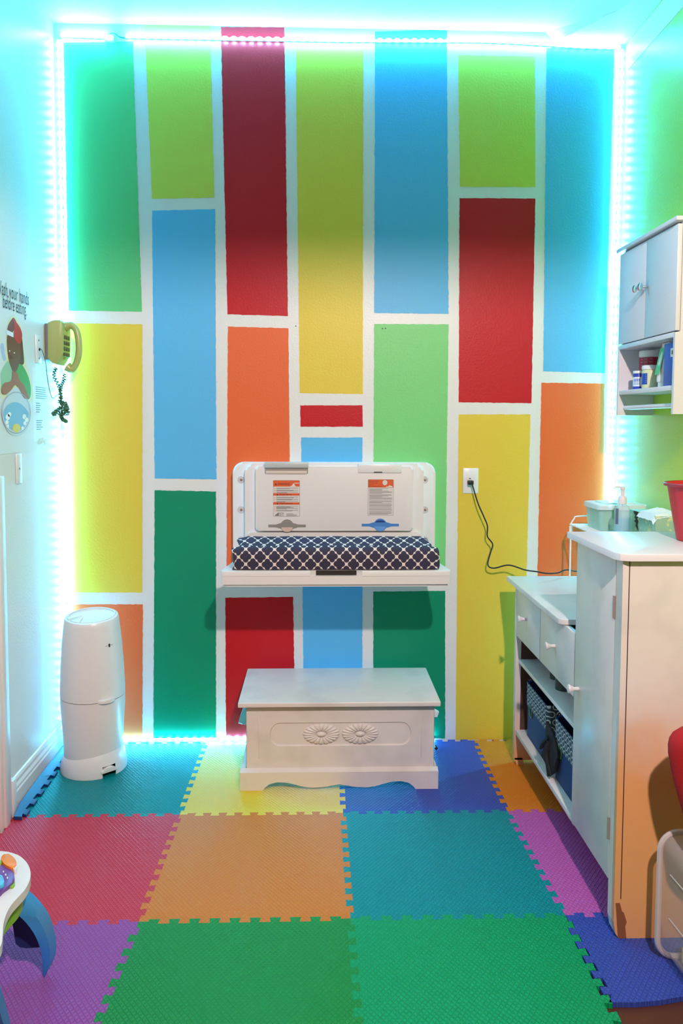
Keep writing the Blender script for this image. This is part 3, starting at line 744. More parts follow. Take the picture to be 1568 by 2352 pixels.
# ------------------------------------------------------------------ outlet and cord on the painted wall
OU = thing('wall_outlet', 'white outlet plate with a black plug on the yellow block', 'outlet', (.687, YB, 1.147))
b = MB(); b.box(.652, YB-.007, 1.147, .721, YB-.0008, 1.261, .003); b.build('plate', plastic, OU)
b = MB(); q = on(1, 1079, 1099, YB-.008); b.lathe([(.0001, YB-.009), (.003, YB-.0085), (.003, YB-.006)], (q.x, 0, q.z), 1, 10, cap0=False); b.build('screw', black, OU)
b = MB(); q = on(1, 1075, 1140, YB-.008); b.bm.free()
PC = thing('mains_cable', 'black plug and cord hanging from the outlet to the dresser top', 'cord', (.69, YB-.02, .8))
b = MB(); q = on(1, 1080, 1108, YB-.02); b.box(q.x-.012, YB-.036, q.z-.010, q.x+.012, YB-.0072, q.z+.009, .003); b.build('plug', black, PC)
b = MB(); pts = [(1084, 1112, -.033), (1097, 1155, -.05), (1110, 1185, -.055), (1119, 1208, -.055), (1119, 1232, -.055), (1131, 1250, -.055), (1126, 1270, -.055), (1120, 1297, -.06), (1134, 1305, -.065), (1168, 1298, -.085), (1205, 1309, -.11), (1232, 1313, -.13), (1255, 1317, -.15), (1280, 1316, -.16), (1300, 1309, -.16), (1322, 1312, -.15), (1360, 1312, -.15)]
b.tube(smooth_pts([on(1, x, y, YB+d_) for x, y, d_ in pts], 6), .0032, 8); b.build('cord', black, PC)

# ------------------------------------------------------------------ dresser with tall cabinet
XF = .835
DR = thing('changing_dresser', 'white painted dresser with open shelves joined to a tall cabinet', 'dresser', (1.08, 2.7, TH))
brown_in = furn
yn, ym, yf = 2.11, 2.49, 3.268; zl, zt2 = .785, 1.092
def panel(nm, *bx, bev=.002, m=furn, parent=DR): bb = MB(); bb.box(*bx, bev); return bb.build(nm, m, parent)
# low part
bb = MB(); bb.box(XF, yf-.03, TH+.02, XR-.012, yf, zl, .002)
for dy in (0,): bb.prism([(XF, yf-.03, TH+.03), (XF+.035, yf-.03, TH+.03), (XF+.045, yf-.03, TH), (XF+.012, yf-.03, TH)], (0, .03, 0)); bb.box(XR-.06, yf-.03, TH, XR-.012, yf, TH+.03)
bb.build('side_panel', furn, DR)
# top with rounded near corner
bb = MB()
ring = [(XR-.005, yf+.075), (XF-.02, yf+.075)]+[(XF-.02+.03-.03*cos(t*pi/12), 2.592+.028-.028*sin(t*pi/12)*1.) for t in range(7)]+[(XF+.04, 2.592), (XF+.04, ym+.001), (XR-.005, ym+.001)]
bb.prism([(x, y, .804) for x, y in ring], (0, 0, -.018), bev=.003); bb.build('low_top', furn, DR)
bare = mat('bare brown board', (84, 56, 44), .7)
panel('back_panel', XR-.014, ym, .15, XR-.006, yf-.032, zl, bev=0, m=bare)
panel('inner_side', XF+.022, yf-.0325, .169, XR-.016, yf-.0302, .57, bev=0, m=bare)
panel('shelf', XF+.012, ym+.001, .455, XR-.016, yf-.031, .472)
panel('shelf', XF+.004, ym+.001, .148, XR-.016, yf-.031, .168)
panel('rail', XF+.018, ym, .575, XF+.03, yf-.031, .60)
knob_p = [(.0065, 0), (.0065, -.008), (.006, -.014), (.010, -.022), (.0145, -.030), (.0135, -.034), (.006, -.0355), (.0005, -.036)]
def knob(y, z, parent, x=XF, m=furn, k=1.): bb = MB(); bb.lathe([(r*k, h*k) for r, h in knob_p], (x, y, z), 0, 20); return bb.build('knob', m, parent)
for (a, c, ky) in ((2.892, 3.236, 3.085), (2.494, 2.888, 2.705)):
    bb = MB(); bb.box(XF, a+.001, .572, XF+.018, c-.001, .783, .002); bb.box(XF+.018, a+.01, .59, XR-.03, c-.01, .76); dr = bb.build('drawer', furn, DR); knob(ky, .681, dr)
# tall part
bb = MB(); bb.prism([(x, yn, z) for x, z in ((XF, zt2), (XR-.012, zt2), (XR-.012, TH), (XF+.016, TH), (XF+.006, .028), (XF, .06))], (0, .018, 0)); bb.build('tall_side_panel', furn, DR, smooth=0)
panel('tall_side_panel', XF+.002, ym-.018, .15, XR-.012, ym, zt2)
bb = MB(); bb.prism([(x, yn+.018, z) for x, z in ((XF, zt2), (XF+.02, zt2), (XF+.035, TH), (XF+.016, TH), (XF+.006, .028), (XF, .06))], (0, .030, 0)); bb.build('front_stile', furn, DR, smooth=0)
panel('cabinet_floor', XF+.02, yn+.018, .15, XR-.016, ym-.018, .168)
panel('tall_back_panel', XR-.014, yn+.018, .15, XR-.006, ym-.018, zt2-.02, bev=0)
bb = MB(); bb.box(XF-.001, yn+.05, .16, XF+.017, ym-.002, zt2-.006, .002); door = bb.build('door', furn, DR); knob(2.445, .617, door, XF-.001)
for z0 in (.95, .31):
    bb = MB(); bb.lathe([(.0042, -.032), (.0042, .032)], (XF-.003, yn+.0495, z0), 2, 12); bb.lathe([(.0046, -.0015), (.0046, .0015)], (XF-.003, yn+.0495, z0+.012), 2, 12); bb.build('hinge', mat('hinge metal', (190, 170, 160), .3, metal=.6), door)
bb = MB(); ring = [(XR-.004, yn-.022), (XR-.004, ym+.038), (XF-.022, ym+.038), (XF-.022, yn+.012), (XF-.012, yn-.010), (XF+.012, yn-.022)]
bb.prism([(x, y, 1.112) for x, y in ring], (0, 0, -.020), bev=.003); bb.build('tall_top', furn2, DR)
panel('panel_groove', .852, yn-.0006, .13, .8545, yn+.001, zt2-.002, bev=0, m=mat('dark groove', (70, 36, 26), .8))
bb = MB(); bb.prism([(x, yn-.0008, z) for x, z in ((XF+.013, TH+.001), (.872, TH+.001), (.868, .05), (.872, .062), (.863, .09), (.858, .093), (.851, .118), (XF+.004, .118))], (0, .001, 0)); bb.build('bare_wood_patch', mat('bare brown wood', (140, 84, 48), .7), DR, smooth=0)

# white furniture paint blended to tan towards the bottom
def tan_blend(name, z0, z1, amount):
    m = furn.copy(); m.name = name; nt = m.node_tree; L = nt.links; b_ = nt.nodes['Principled BSDF']
    src = b_.inputs['Base Color'].links[0].from_socket
    tc = nt.nodes.new('ShaderNodeTexCoord'); sx = nt.nodes.new('ShaderNodeSeparateXYZ'); L.new(tc.outputs['Object'], sx.inputs[0])
    nz = nt.nodes.new('ShaderNodeTexNoise'); nz.inputs['Scale'].default_value = 7.; nz.inputs['Detail'].default_value = 4.; L.new(tc.outputs['Object'], nz.inputs['Vector'])
    ad = nt.nodes.new('ShaderNodeMath'); ad.operation = 'MULTIPLY_ADD'; ad.inputs[1].default_value = .22; L.new(nz.outputs['Fac'], ad.inputs[0]); L.new(sx.outputs[2], ad.inputs[2])
    mr = nt.nodes.new('ShaderNodeMapRange'); mr.interpolation_type = 'SMOOTHSTEP'; mr.inputs[1].default_value = z0+.11; mr.inputs[2].default_value = z1+.11; mr.inputs[3].default_value = amount; mr.inputs[4].default_value = 0.; L.new(ad.outputs[0], mr.inputs[0])
    mx = nt.nodes.new('ShaderNodeMix'); mx.data_type = 'RGBA'; mx.inputs[7].default_value = lin((230, 164, 96)); L.new(mr.outputs[0], mx.inputs[0]); L.new(src, mx.inputs[6]); L.new(mx.outputs[2], b_.inputs['Base Color'])
    return m
w1 = tan_blend('white paint blending to tan', .44, .74, .95); w2 = tan_blend('white paint with tan foot', .04, .28, .8)
for o in list(DR.children):
    nm = o.name.split('.')[0]
    if (nm == 'tall_side_panel' and o.data.vertices[0].co.y+ORG[o].y < 2.2): o.data.materials[0] = w1
    if nm == 'side_panel': o.data.materials[0] = w2
# fabric bins on the bottom shelf
navy = mat('navy bin fabric', (20, 52, 104), .7)
ringm = bpy.data.materials.new('ring pattern band'); ringm.use_nodes = True; nt = ringm.node_tree; bs = nt.nodes['Principled BSDF']; bs.inputs['Roughness'].default_value = .8
tc = nt.nodes.new('ShaderNodeTexCoord'); sxy = nt.nodes.new('ShaderNodeSeparateXYZ'); nt.links.new(tc.outputs['Object'], sxy.inputs[0])
pp = .030
w_ = mt('ADD', sxy.outputs[0], sxy.outputs[1])
row = mt('FLOOR', mt('DIVIDE', sxy.outputs[2], pp))
u = mt('SUBTRACT', mt('FRACT', mt('ADD', mt('DIVIDE', w_, pp), mt('MULTIPLY', row, .5))), .5); v = mt('SUBTRACT', mt('FRACT', mt('DIVIDE', sxy.outputs[2], pp)), .5)
dd = mt('SQRT', mt('ADD', mt('POWER', u, 2.), mt('POWER', v, 2.)))
fac = mt('LESS_THAN', mt('ABSOLUTE', mt('SUBTRACT', dd, .36)), .07)
mx = nt.nodes.new('ShaderNodeMix'); mx.data_type = 'RGBA'; mx.inputs[6].default_value = lin((58, 70, 82)); mx.inputs[7].default_value = lin((200, 206, 206))
nt.links.new(fac, mx.inputs[0]); nt.links.new(mx.outputs[2], bs.inputs['Base Color'])
def fabric_bin(y0, y1, label):
    r = thing('fabric_bin', label, 'storage bin', ((XF+.02+1.12)/2, (y0+y1)/2, .169), 'navy fabric bins on the bottom shelf')
    X0, X1 = XF+.036, 1.12
    def shell(z0, z1, g, t=.006):
        bb = MB(); rr = [(x, y) for x, y in rrect(X0-g, y0-g, X1+g, y1+g, .02, 4)]; ri = [(x, y) for x, y in rrect(X0-g+t, y0-g+t, X1+g-t, y1+g-t, .016, 4)]; n_ = len(rr)
        A = [bb.bm.verts.new((x, y, z0)) for x, y in rr]; B = [bb.bm.verts.new((x, y, z1+.030*abs((y-(y0+y1)/2)/(y1-y0))**2*4)) for x, y in rr]; D = [bb.bm.verts.new((x, y, z1+.030*abs((y-(y0+y1)/2)/(y1-y0))**2*4)) for x, y in ri]; E_ = [bb.bm.verts.new((x, y, z0+.004)) for x, y in ri]
        for q in range(n_):
            k2 = (q+1) % n_; bb.face([A[q], A[k2], B[k2], B[q]]); bb.face([B[q], B[k2], D[k2], D[q]]); bb.face([D[q], D[k2], E_[k2], E_[q]]); 
            if g > 0: bb.face([E_[q], E_[k2], A[k2], A[q]])
        if g <= 0: bb.face(A[::-1]); bb.face(E_)
        return bb
    shell(.169, .366, 0).build('body', navy, r)
    shell(.300, .368, .003, .002).build('patterned_band', ringm, r)
    bb = MB(); ym_ = y1-.075
    bb.tube([(X0-.002, ym_+.016*cos(2*pi*k/24), .290+.024*sin(2*pi*k/24)) for k in range(24)], .003, 6, closed=True); bb.build('grommet', mat('green grommet', (90, 130, 70), .4), r)
    return r
fabric_bin(2.89, 3.19, 'navy fabric bin with ring patterned band at the far end of the bottom shelf')
fabric_bin(2.52, 2.80, 'navy fabric bin with ring patterned band half hidden by the tall cabinet door')
# black cloth hanging out between the bins
b = MB(); base = [(.862, 2.84, .36), (.852, 2.80, .31), (.846, 2.81, .26), (.842, 2.83, .235), (.848, 2.78, .225), (.85, 2.77, .18), (.858, 2.72, .22), (.862, 2.70, .28), (.866, 2.75, .33)]
b.prism([(x-.006, y+.015, z-.008) for x, y, z in base], (.014, 0, 0), bev=.003)
b.tube(smooth_pts([(.86, 2.80, .31), (.845, 2.84, .27), (.842, 2.865, .245)], 6), .014, 8, rf=lambda t: 1-.6*t)
b.tube(smooth_pts([(.86, 2.79, .30), (.842, 2.79, .25), (.848, 2.745, .195)], 6), .016, 8, rf=lambda t: 1.1-.9*t)
for v in b.bm.verts: v.co.x = min(v.co.x-.004, .864)
tag(b.build('black_cloth', mat('black cloth', (14, 15, 18), .8), smooth=0), 'crumpled black cloth hanging between the two navy bins', 'cloth')
# dark jars on the middle shelf
for (x, y, r_, h, lb) in ((.93, 2.98, .026, .07, 'small dark jar on the middle shelf, under the far drawer'), (.92, 2.86, .032, .055, 'short wide dark jar on the middle shelf, under the near drawer')):
    q = thing('jar', lb, 'jar', (x, y, .4725))
    b = MB(); b.lathe([(r_, .4725), (r_*1.02, .48), (r_, .4725+h)], (x, y, 0), n=20); b.build('body', mat('dark glass', (50, 58, 60), .15), q)
    b = MB(); b.lathe([(r_*.96, .4725+h), (r_*.96, .4725+h+.012), (r_*.5, .4725+h+.014)], (x, y, 0), n=20); b.build('lid', black, q)

# ------------------------------------------------------------------ wire rack and what stands on it
WM = mat('white coated wire', (230, 234, 234), .35)
RK = thing('wire_rack', 'white wire shelf rack standing on the dresser top', 'rack', (1.21, 3.1, .805))
rx0, rx1, ry0, ry1, rz = 1.085, 1.325, 2.75, 3.335, 1.030
b = MB(); b.tube([(rx0, ry0, rz), (rx1, ry0, rz), (rx1, ry1, rz), (rx0, ry1, rz)], .0035, 6, closed=True)
for k in range(1, 24): y = ry0+(ry1-ry0)*k/24; b.tube([(rx0, y, rz+.003), (rx1, y, rz+.003)], .0018, 5)
for x in (rx0+.08, rx1-.08): b.tube([(x, ry0, rz-.003), (x, ry1, rz-.003)], .0025, 5)
b.build('shelf', WM, RK)
for x, y in ((rx0, ry0), (rx0, ry1-.01), (rx1, ry0), (rx1, ry1-.01)):
    b = MB(); b.tube([(x, y, .8055), (x, y, rz+.002)], .0036, 8); b.lathe([(.007, rz-.03), (.007, rz-.006)], (x, y, 0), n=10); b.build('leg', WM, RK)
b = MB(); b.tube(smooth_pts([(rx0, ry1-.005, rz), (rx0+.015, ry1-.003, rz+.024), (rx0+.04, ry1-.003, rz+.036), (rx1-.02, ry1-.003, rz+.036), (rx1, ry1-.003, rz)], 6), .003, 6); b.build('back_rail', WM, RK)
b = MB(); b.tube(smooth_pts([(1.17, 2.76, rz+.004), (1.172, 2.758, rz+.016), (1.20, 2.757, rz+.017), (1.295, 2.757, rz+.017), (1.312, 2.757, rz+.014), (1.315, 2.76, rz+.003)], 6), .003, 6); b.build('front_rail', mat('grey wire', (150, 170, 165), .4), RK)
rt = rz+.0052
TB = thing('wipes_tub', 'translucent white wipes tub with green contents on the wire rack', 'tub', (1.205, 3.18, rt))
def tub(bb, x0, y0, x1, y1, z0, z1, tp, r=.018):
    A = [bb.bm.verts.new((x, y, z0)) for x, y in rrect(x0+tp, y0+tp, x1-tp, y1-tp, r, 5)]; B = [bb.bm.verts.new((x, y, z1)) for x, y in rrect(x0, y0, x1, y1, r, 5)]
    n_ = len(A)
    for q in range(n_): bb.face([A[q], A[(q+1) % n_], B[(q+1) % n_], B[q]])
    bb.face(A[::-1]); bb.face(B)
tx, ty = (1.125, 3.10), (1.315, 3.27)
b = MB(); tub(b, 1.123, 3.09, 1.312, 3.27, rt, rt+.088, .008); b.build('body', mat('frosted tub', (196, 232, 220), .35, alpha=.62), TB)
b = MB(); tub(b, 1.133, 3.10, 1.302, 3.26, rt+.003, rt+.074, .008); b.build('contents', mat('green wipes', (110, 196, 160), .7), TB)
b = MB(); b.prism([(x, y, rt+.104) for x, y in rrect(1.117, 3.084, 1.318, 3.276, .022, 5)], (0, 0, -.020), bev=.006, seg=3); b.prism([(x, y, rt+.109) for x, y in rrect(1.15, 3.12, 1.285, 3.24, .02, 5)], (0, 0, -.007), bev=.003); b.build('lid', mat('frosted lid', (224, 240, 238), .3, alpha=.85), TB)
BO = thing('pump_bottle', 'clear hand sanitizer pump bottle in front of the wipes tub', 'bottle', (1.166, 2.97, rt))
bx, by = 1.166, 2.97
b = MB(); b.lathe([(.026, rt), (.0285, rt+.004), (.0285, rt+.098), (.025, rt+.112), (.014, rt+.120), (.0135, rt+.126)], (bx, by, 0), n=28); b.build('body', mat('clear bottle', (214, 240, 248), .08, alpha=.35), BO)
b = MB(); b.lathe([(.0245, rt+.003), (.0262, rt+.006), (.0262, rt+.066), (.001, rt+.066)], (bx, by, 0), n=28); b.build('gel', mat('blue gel', (130, 214, 236), .1, alpha=.45), BO)
b = MB(); b.lathe([(.0155, rt+.122), (.0155, rt+.146), (.013, rt+.150), (.007, rt+.153), (.006, rt+.175), (.009, rt+.177), (.009, rt+.188), (.004, rt+.190)], (bx, by, 0), n=20); b.tube([(bx+.004, by, rt+.186), (bx-.03, by-.004, rt+.187), (bx-.036, by-.004, rt+.182)], .0036, 8); b.tube([(bx, by, rt+.12), (bx, by, rt+.01)], .0025, 6); b.build('pump', mat('white pump', (232, 220, 222), .35), BO)
b = MB(); 
for k in range(8):
    t0, t1 = pi*1.0+.25+k*.06, pi*1.0+.25+(k+1)*.06
    b.poly([(bx+.0288*cos(t0), by+.0288*sin(t0), rt+.045), (bx+.0288*cos(t1), by+.0288*sin(t1), rt+.045), (bx+.0288*cos(t1), by+.0288*sin(t1), rt+.105), (bx+.0288*cos(t0), by+.0288*sin(t0), rt+.105)])
b.build('label', mat('grey label', (96, 104, 118), .5), BO)
# torn tissue box
TI = thing('tissue_box', 'torn pale green tissue box with a tissue pulled out on the rack', 'tissue box', (1.26, 2.88, rt))
xa, xb, ya, yb = 1.214, 1.324, 2.78, 3.02
b = MB(); b.box(xa, ya, rt, xb, yb, rt+.096, .002)
flor = mat('floral carton', (150, 190, 160), .6, blotch=((206, 214, 150), 34., .56, .64)); b.build('carton', flor, TI)
b = MB(); tear = [(2.975, .095), (2.972, .085), (2.958, .080), (2.966, .070), (2.952, .064), (2.968, .056), (2.948, .050), (2.955, .040), (2.925, .022), (2.938, .045), (2.930, .060), (2.945, .068), (2.932, .074), (2.940, .084), (2.930, .095)]
b.prism([(xa-.001, y, rt+z) for y, z in tear], (-.0006, 0, 0)); b.build('tear', black, TI, smooth=0)
b = MB(); rows = []
for i in range(9):
    row = []
    for j in range(13):
        u, v = i/8, j/12
        row.append((xa-.010+.116*u, ya-.002+.15*v, rt+.0965+.016*sin(pi*u)*sin(pi*v)+.006*sin(9*v+4*u)*sin(pi*u)+random.uniform(0, .003)-(.02 if i == 0 else 0)-(.012 if j == 0 else 0)))
    rows.append(row)
b.grid(rows); b.build('tissue', mat('white tissue', (228, 236, 234), .8), TI, smooth=0)
# red tub on the tall cabinet
RT = thing('red_tub', 'red plastic tub with a rim standing on the tall cabinet', 'tub', (1.158, 2.33, 1.1125))
b = MB(); cxr, cyr = 1.158, 2.33; z0 = 1.1125
prof_ = [(.066, z0), (.070, z0+.003), (.100, z0+.165), (.108, z0+.166), (.109, z0+.172), (.102, z0+.174), (.098, z0+.166), (.066, z0+.006), (.001, z0+.006)]
b.lathe(prof_, (cxr, cyr, 0), n=48); b.build('body', mat('red plastic', (196, 28, 40), .4), RT)
b = MB(); b.lathe([(.107, z0+.1645), (.1105, z0+.1655), (.1105, z0+.172), (.107, z0+.1745)], (cxr, cyr, 0), n=48, cap0=False, cap1=False); b.build('rim', mat('dark red rim', (150, 24, 34), .4), RT)

# ------------------------------------------------------------------ wall cabinet
WC = thing('wall_cabinet', 'white wall cabinet with two doors, open shelf and towel bar', 'cabinet', (1.27, 2.88, 1.5))
cf, cy0, cy1, cz0, cz1 = 1.2, 2.637, 3.145, 1.497, 2.14
def wpan(nm, *bx, bev=.0015, m=furn2, parent=WC): bb = MB(); bb.box(*bx, bev); return bb.build(nm, m, parent)
for y in (cy0, cy1-.014):
    bb = MB(); bb.prism([(cf+.017, y, cz0), (XR-.001, y, cz0), (XR-.001, y, cz1), (cf+.017, y, cz1)] if False else [(cf, y, cz0), (XR-.001, y, cz0), (XR-.001, y, cz1), (cf+.017, y, cz1), (cf+.017, y, 1.775), (cf, y, 1.772)], (0, .014, 0)); bb.build('side_panel', furn2, WC)
wpan('top_panel', cf-.012, cy0-.012, cz1, XR-.001, cy1+.012, cz1+.014)
wpan('shelf', cf+.004, cy0+.014, 1.578, XR-.002, cy1-.014, 1.595)
wpan('shelf', cf, cy0+.014, 1.757, XR-.002, cy1-.014, 1.774)
wpan('back_panel', XR-.006, cy0+.014, 1.595, XR-.001, cy1-.014, cz1, bev=0)
ymid = (cy0+cy1)/2
for (a, c, ky) in ((cy0+.001, ymid-.001, ymid-.018), (ymid+.001, cy1-.001, ymid+.03)):
    bb = MB(); bb.box(cf, a, 1.778, cf+.016, c, cz1-.008, .002); d_ = bb.build('door', furn2, WC)
    bb = MB(); bb.lathe([(.006, 0), (.006, -.012), (.005, -.02), (.013, -.024), (.014, -.031), (.009, -.035), (.0005, -.036)], (cf, ky, 1.962), 0, 20); bb.build('knob', chrome, d_)
bb = MB(); bb.lathe([(.009, cy0+.012), (.009, cy1-.012)], (cf+.03, 0, 1.527), 1, 16); bb.build('towel_bar', furn2, WC)
sz = 1.5955
def jar(nm, lb, x, y, r_, h, body, lid, lab=None, lr=.9, lh=.018, grp=None):
    q = thing(nm, lb, 'jar', (x, y, sz), grp)
    b = MB(); b.lathe([(r_*.94, sz), (r_, sz+.006), (r_, sz+h-lh-.008), (r_*.93, sz+h-lh), (r_*.93, sz+h-lh+.002)], (x, y, 0), n=32); b.build('body', body, q)
    b = MB(); b.lathe([(r_*1.02, sz+h-lh), (r_*1.02, sz+h-.003), (r_*.98, sz+h), (.001, sz+h)], (x, y, 0), n=32); b.build('lid', lid, q)
    return q
wl_ = mat('jar white', (226, 226, 222), .4)
def wrap(q, x, y, r_, z0, z1, a0, a1, m, nm='label', n=14):
    b = MB(); A = []
    for k in range(n+1): t = a0+(a1-a0)*k/n; A.append([(x+r_*cos(t), y+r_*sin(t), z0), (x+r_*cos(t), y+r_*sin(t), z1)])
    b.grid(A); return b.build(nm, m, q)
j = jar('tub_jar', 'large white tub with a dark red label at the back of the cabinet shelf', 1.290, 3.045, .040, .150, wl_, wl_, lh=.022)
wrap(j, 1.290, 3.045, .0405, sz+.03, sz+.124, pi*.75, pi*1.62, mat('dark red label', (150, 24, 48), .5))
b = MB()
for k in range(6):
    for t0 in (pi*1.05, pi*1.2, pi*1.35): b.poly([(1.290+.0409*cos(t0+a_), 3.045+.0409*sin(t0+a_), sz+zz_) for a_, zz_ in ((0, .06+k*.011), (.3, .06+k*.011), (.3, .063+k*.011), (0, .063+k*.011))])
b.build('label_print', mat('pink print', (196, 100, 116), .5), j, smooth=0, norm=False)
j = jar('jar', 'small blue and white jar at the front left of the cabinet shelf', 1.242, 3.035, .020, .072, mat('jar blue', (36, 60, 170), .4), wl_, lh=.010)
wrap(j, 1.242, 3.035, .0204, sz+.012, sz+.048, pi*.7, pi*1.75, mat('white label', (228, 232, 236), .5))
b = MB()
for k, (z0_, z1_) in enumerate(((.030, .042), (.019, .022), (.024, .027))):
    for i_ in range(4): t0 = pi*1.1+i_*.3; b.poly([(1.242+.0208*cos(t0+a_), 3.035+.0208*sin(t0+a_), sz+q_) for a_, q_ in ((0, z0_), (.18, z0_), (.24, z1_), (.06, z1_))])
b.build('label_print', mat('blue print', (40, 110, 200), .5), j, smooth=0, norm=False)
j = jar('jar', 'cream coloured jar with a blue label in front of the red labelled tub', 1.262, 2.965, .034, .088, mat('cream jelly', (214, 214, 168), .35), wl_, lh=.015)
wrap(j, 1.262, 2.965, .0344, sz+.016, sz+.058, pi*.95, pi*1.24, mat('jar blue label', (30, 70, 170), .5))
b = MB()
for k in range(5): b.poly([(1.262+.0349*cos(t_), 2.965+.0349*sin(t_), sz+.022+k*.007+q_) for t_, q_ in ((pi*.98, 0), (pi*1.2, 0), (pi*1.2, .0035), (pi*.98, .0035))])
b.build('label_print', mat('pale print', (200, 220, 236), .5), j, smooth=0, norm=False)
# tube
TU = thing('lotion_tube', 'white lotion tube with a green panel standing on its cap', 'tube', (1.25, 2.82, sz))
b = MB(); rows = []
for k in range(25):
    t = 2*pi*k/24; row = []
    for (h, a_, c_) in ((.0, .023, .023), (.018, .023, .023), (.019, .027, .027), (.03, .028, .028), (.09, .028, .022), (.14, .029, .010), (.154, .030, .0025), (.158, .030, .0025)):
        row.append((1.25+c_*cos(t), 2.82+a_*sin(t), sz+h))
    rows.append(row)
b.grid(rows); bmesh.ops.remove_doubles(b.bm, verts=b.bm.verts, dist=1e-6); b.build('body', wl_, TU)
b = MB(); b.poly([(1.2205, 2.84, sz+.045), (1.2205, 2.803, sz+.045), (1.240, 2.80, sz+.142), (1.240, 2.842, sz+.142)]); b.build('label', mat('green panel', (70, 190, 130), .4), TU, smooth=0)
b = MB(); b.text('Aloe', .022, Matrix.Translation((1.219, 2.824, sz+.06)) @ Matrix.Rotation(math.radians(12), 4, 'Y') @ Matrix(((0, 0, -1, 0), (0, -1, 0, 0), (1, 0, 0, 0), (0, 0, 0, 1)))) if False else None
b.bm.free()
BB = thing('blue_box', 'tall blue carton with a small white patch beside the tube', 'box', (1.26, 2.70, sz))
b = MB(); b.box(1.215, 2.672, sz, 1.32, 2.755, sz+.148, .003); b.build('carton', mat('blue carton', (30, 98, 178), .45), BB)
b = MB(); b.box(1.2138, 2.672, sz+.098, 1.2152, 2.70, sz+.128); b.build('patch', wl_, BB, smooth=0)
b = MB(); b.prism([(1.2132, 2.684+.007*cos(t*pi/5)*(1 if t % 2 else .55), sz+.113+.010*sin(t*pi/5)*(1 if t % 2 else .55)) for t in range(10)], (.0006, 0, 0)); b.build('emblem', black, BB, smooth=0)

# ------------------------------------------------------------------ clear bin and red cloth, bottom right
CB = thing('clear_storage_bin', 'translucent plastic storage bin lying on its side by the tall cabinet', 'storage bin', (1.13, 1.8, TH))
bm_ = mat('translucent plastic', (206, 200, 196), .3, alpha=.34)
def ringz(x0, z0, x1, z1, r, y): return [(x, y, z) for x, z in rrect(x0, z0, x1, z1, r, 8)]
b = MB(); bx0, bx1, bz0, bz1 = .925, 1.30, TH+.002, .368
secs = [(2.02, 0), (2.0, .010), (1.62, .030), (1.6, .045)]
R_ = [ringz(bx0+g, bz0+g*.6, bx1-g, bz1-g, .045, y) for y, g in secs]
VV = [[b.bm.verts.new(p) for p in q] for q in R_]
for A, B in zip(VV, VV[1:]):
    for k in range(len(A)): b.face([A[k], A[(k+1) % len(A)], B[(k+1) % len(A)], B[k]])
b.face(VV[-1]); b.build('body', bm_, CB)
b = MB(); b.tube(ringz(bx0-.004, bz0+.006, bx1+.004, bz1+.002, .05, 2.022), .008, 8, closed=True); b.build('rim', mat('translucent rim', (214, 206, 202), .3, alpha=.7), CB)
for zr in (.10, .22):
    b = MB(); b.tube([(bx0+.011, 1.99, zr+.05), (bx0+.027, 1.64, zr+.05)], .0018, 6); b.build('rib', mat('translucent rim', (0, 0, 0)), CB)
for cn_, x, y, z, s_, rz in (('yellow', 1.004, 1.968, .050, .031, .1), ('cream', 1.000, 1.97, .098, .026, .15), ('blue', 1.05, 1.94, .052, .030, 1.2), ('red', 1.06, 1.93, .105, .026, .5), ('green', 1.02, 1.85, .052, .030, .2)):
    b = MB(); b.box(-s_, -s_*.8, -s_*.75, s_, s_*.8, s_*.75, .006, M=Matrix.Translation((x, y, z)) @ Matrix.Rotation(rz, 4, 'Z'))
    tag(b.build('toy_block', mat('block '+cn_, dict(yellow=(226, 200, 70), blue=(70, 90, 170), red=(180, 70, 60), green=(90, 150, 90), cream=(220, 206, 150))[cn_], .5)), cn_+' toy block seen blurred inside the translucent bin', 'toy block', 'toy blocks in the translucent bin')
b = MB(); rows = []
zs = [.386, .41, .45, .50, .55, .60, .645, .675, .692, .698]
lf_ = [.955, .945, .938, .925, .912, .902, .896, .905, .94, 1.02]
for k, (z, xl_) in enumerate(zip(zs, lf_)):
    row = []; xr_ = 1.28-.02*k; c_ = (xl_+xr_)/2; w_h = (xr_-xl_)/2; d_h = .062*(1-.75*max(0, (k-6)/3)**2)
    for i in range(41):
        t = 2*pi*i/40; rr = 1+.05*sin(5*t+.5*k)+.05*sin(9*t-.8*k)
        row.append((c_+w_h*cos(t)*(1+.02*sin(3*t+k)), 1.93+d_h*sin(t)*rr, z))
    rows.append(row)
rows.append([(1.09, 1.93, .699)]*41); rows.insert(0, [(1.11, 1.93, .386)]*41)
b.grid(rows); bmesh.ops.remove_doubles(b.bm, verts=b.bm.verts, dist=1e-5)
bmesh.ops.subdivide_edges(b.bm, edges=list(b.bm.edges), cuts=1, smooth=.6, use_grid_fill=True)
tag(b.build('red_cloth', mat('red fleece', (168, 16, 24), .9, bump=(220., .5, .002)), smooth=70), 'bundled red fleece cloth piled on the translucent bin', 'cloth')

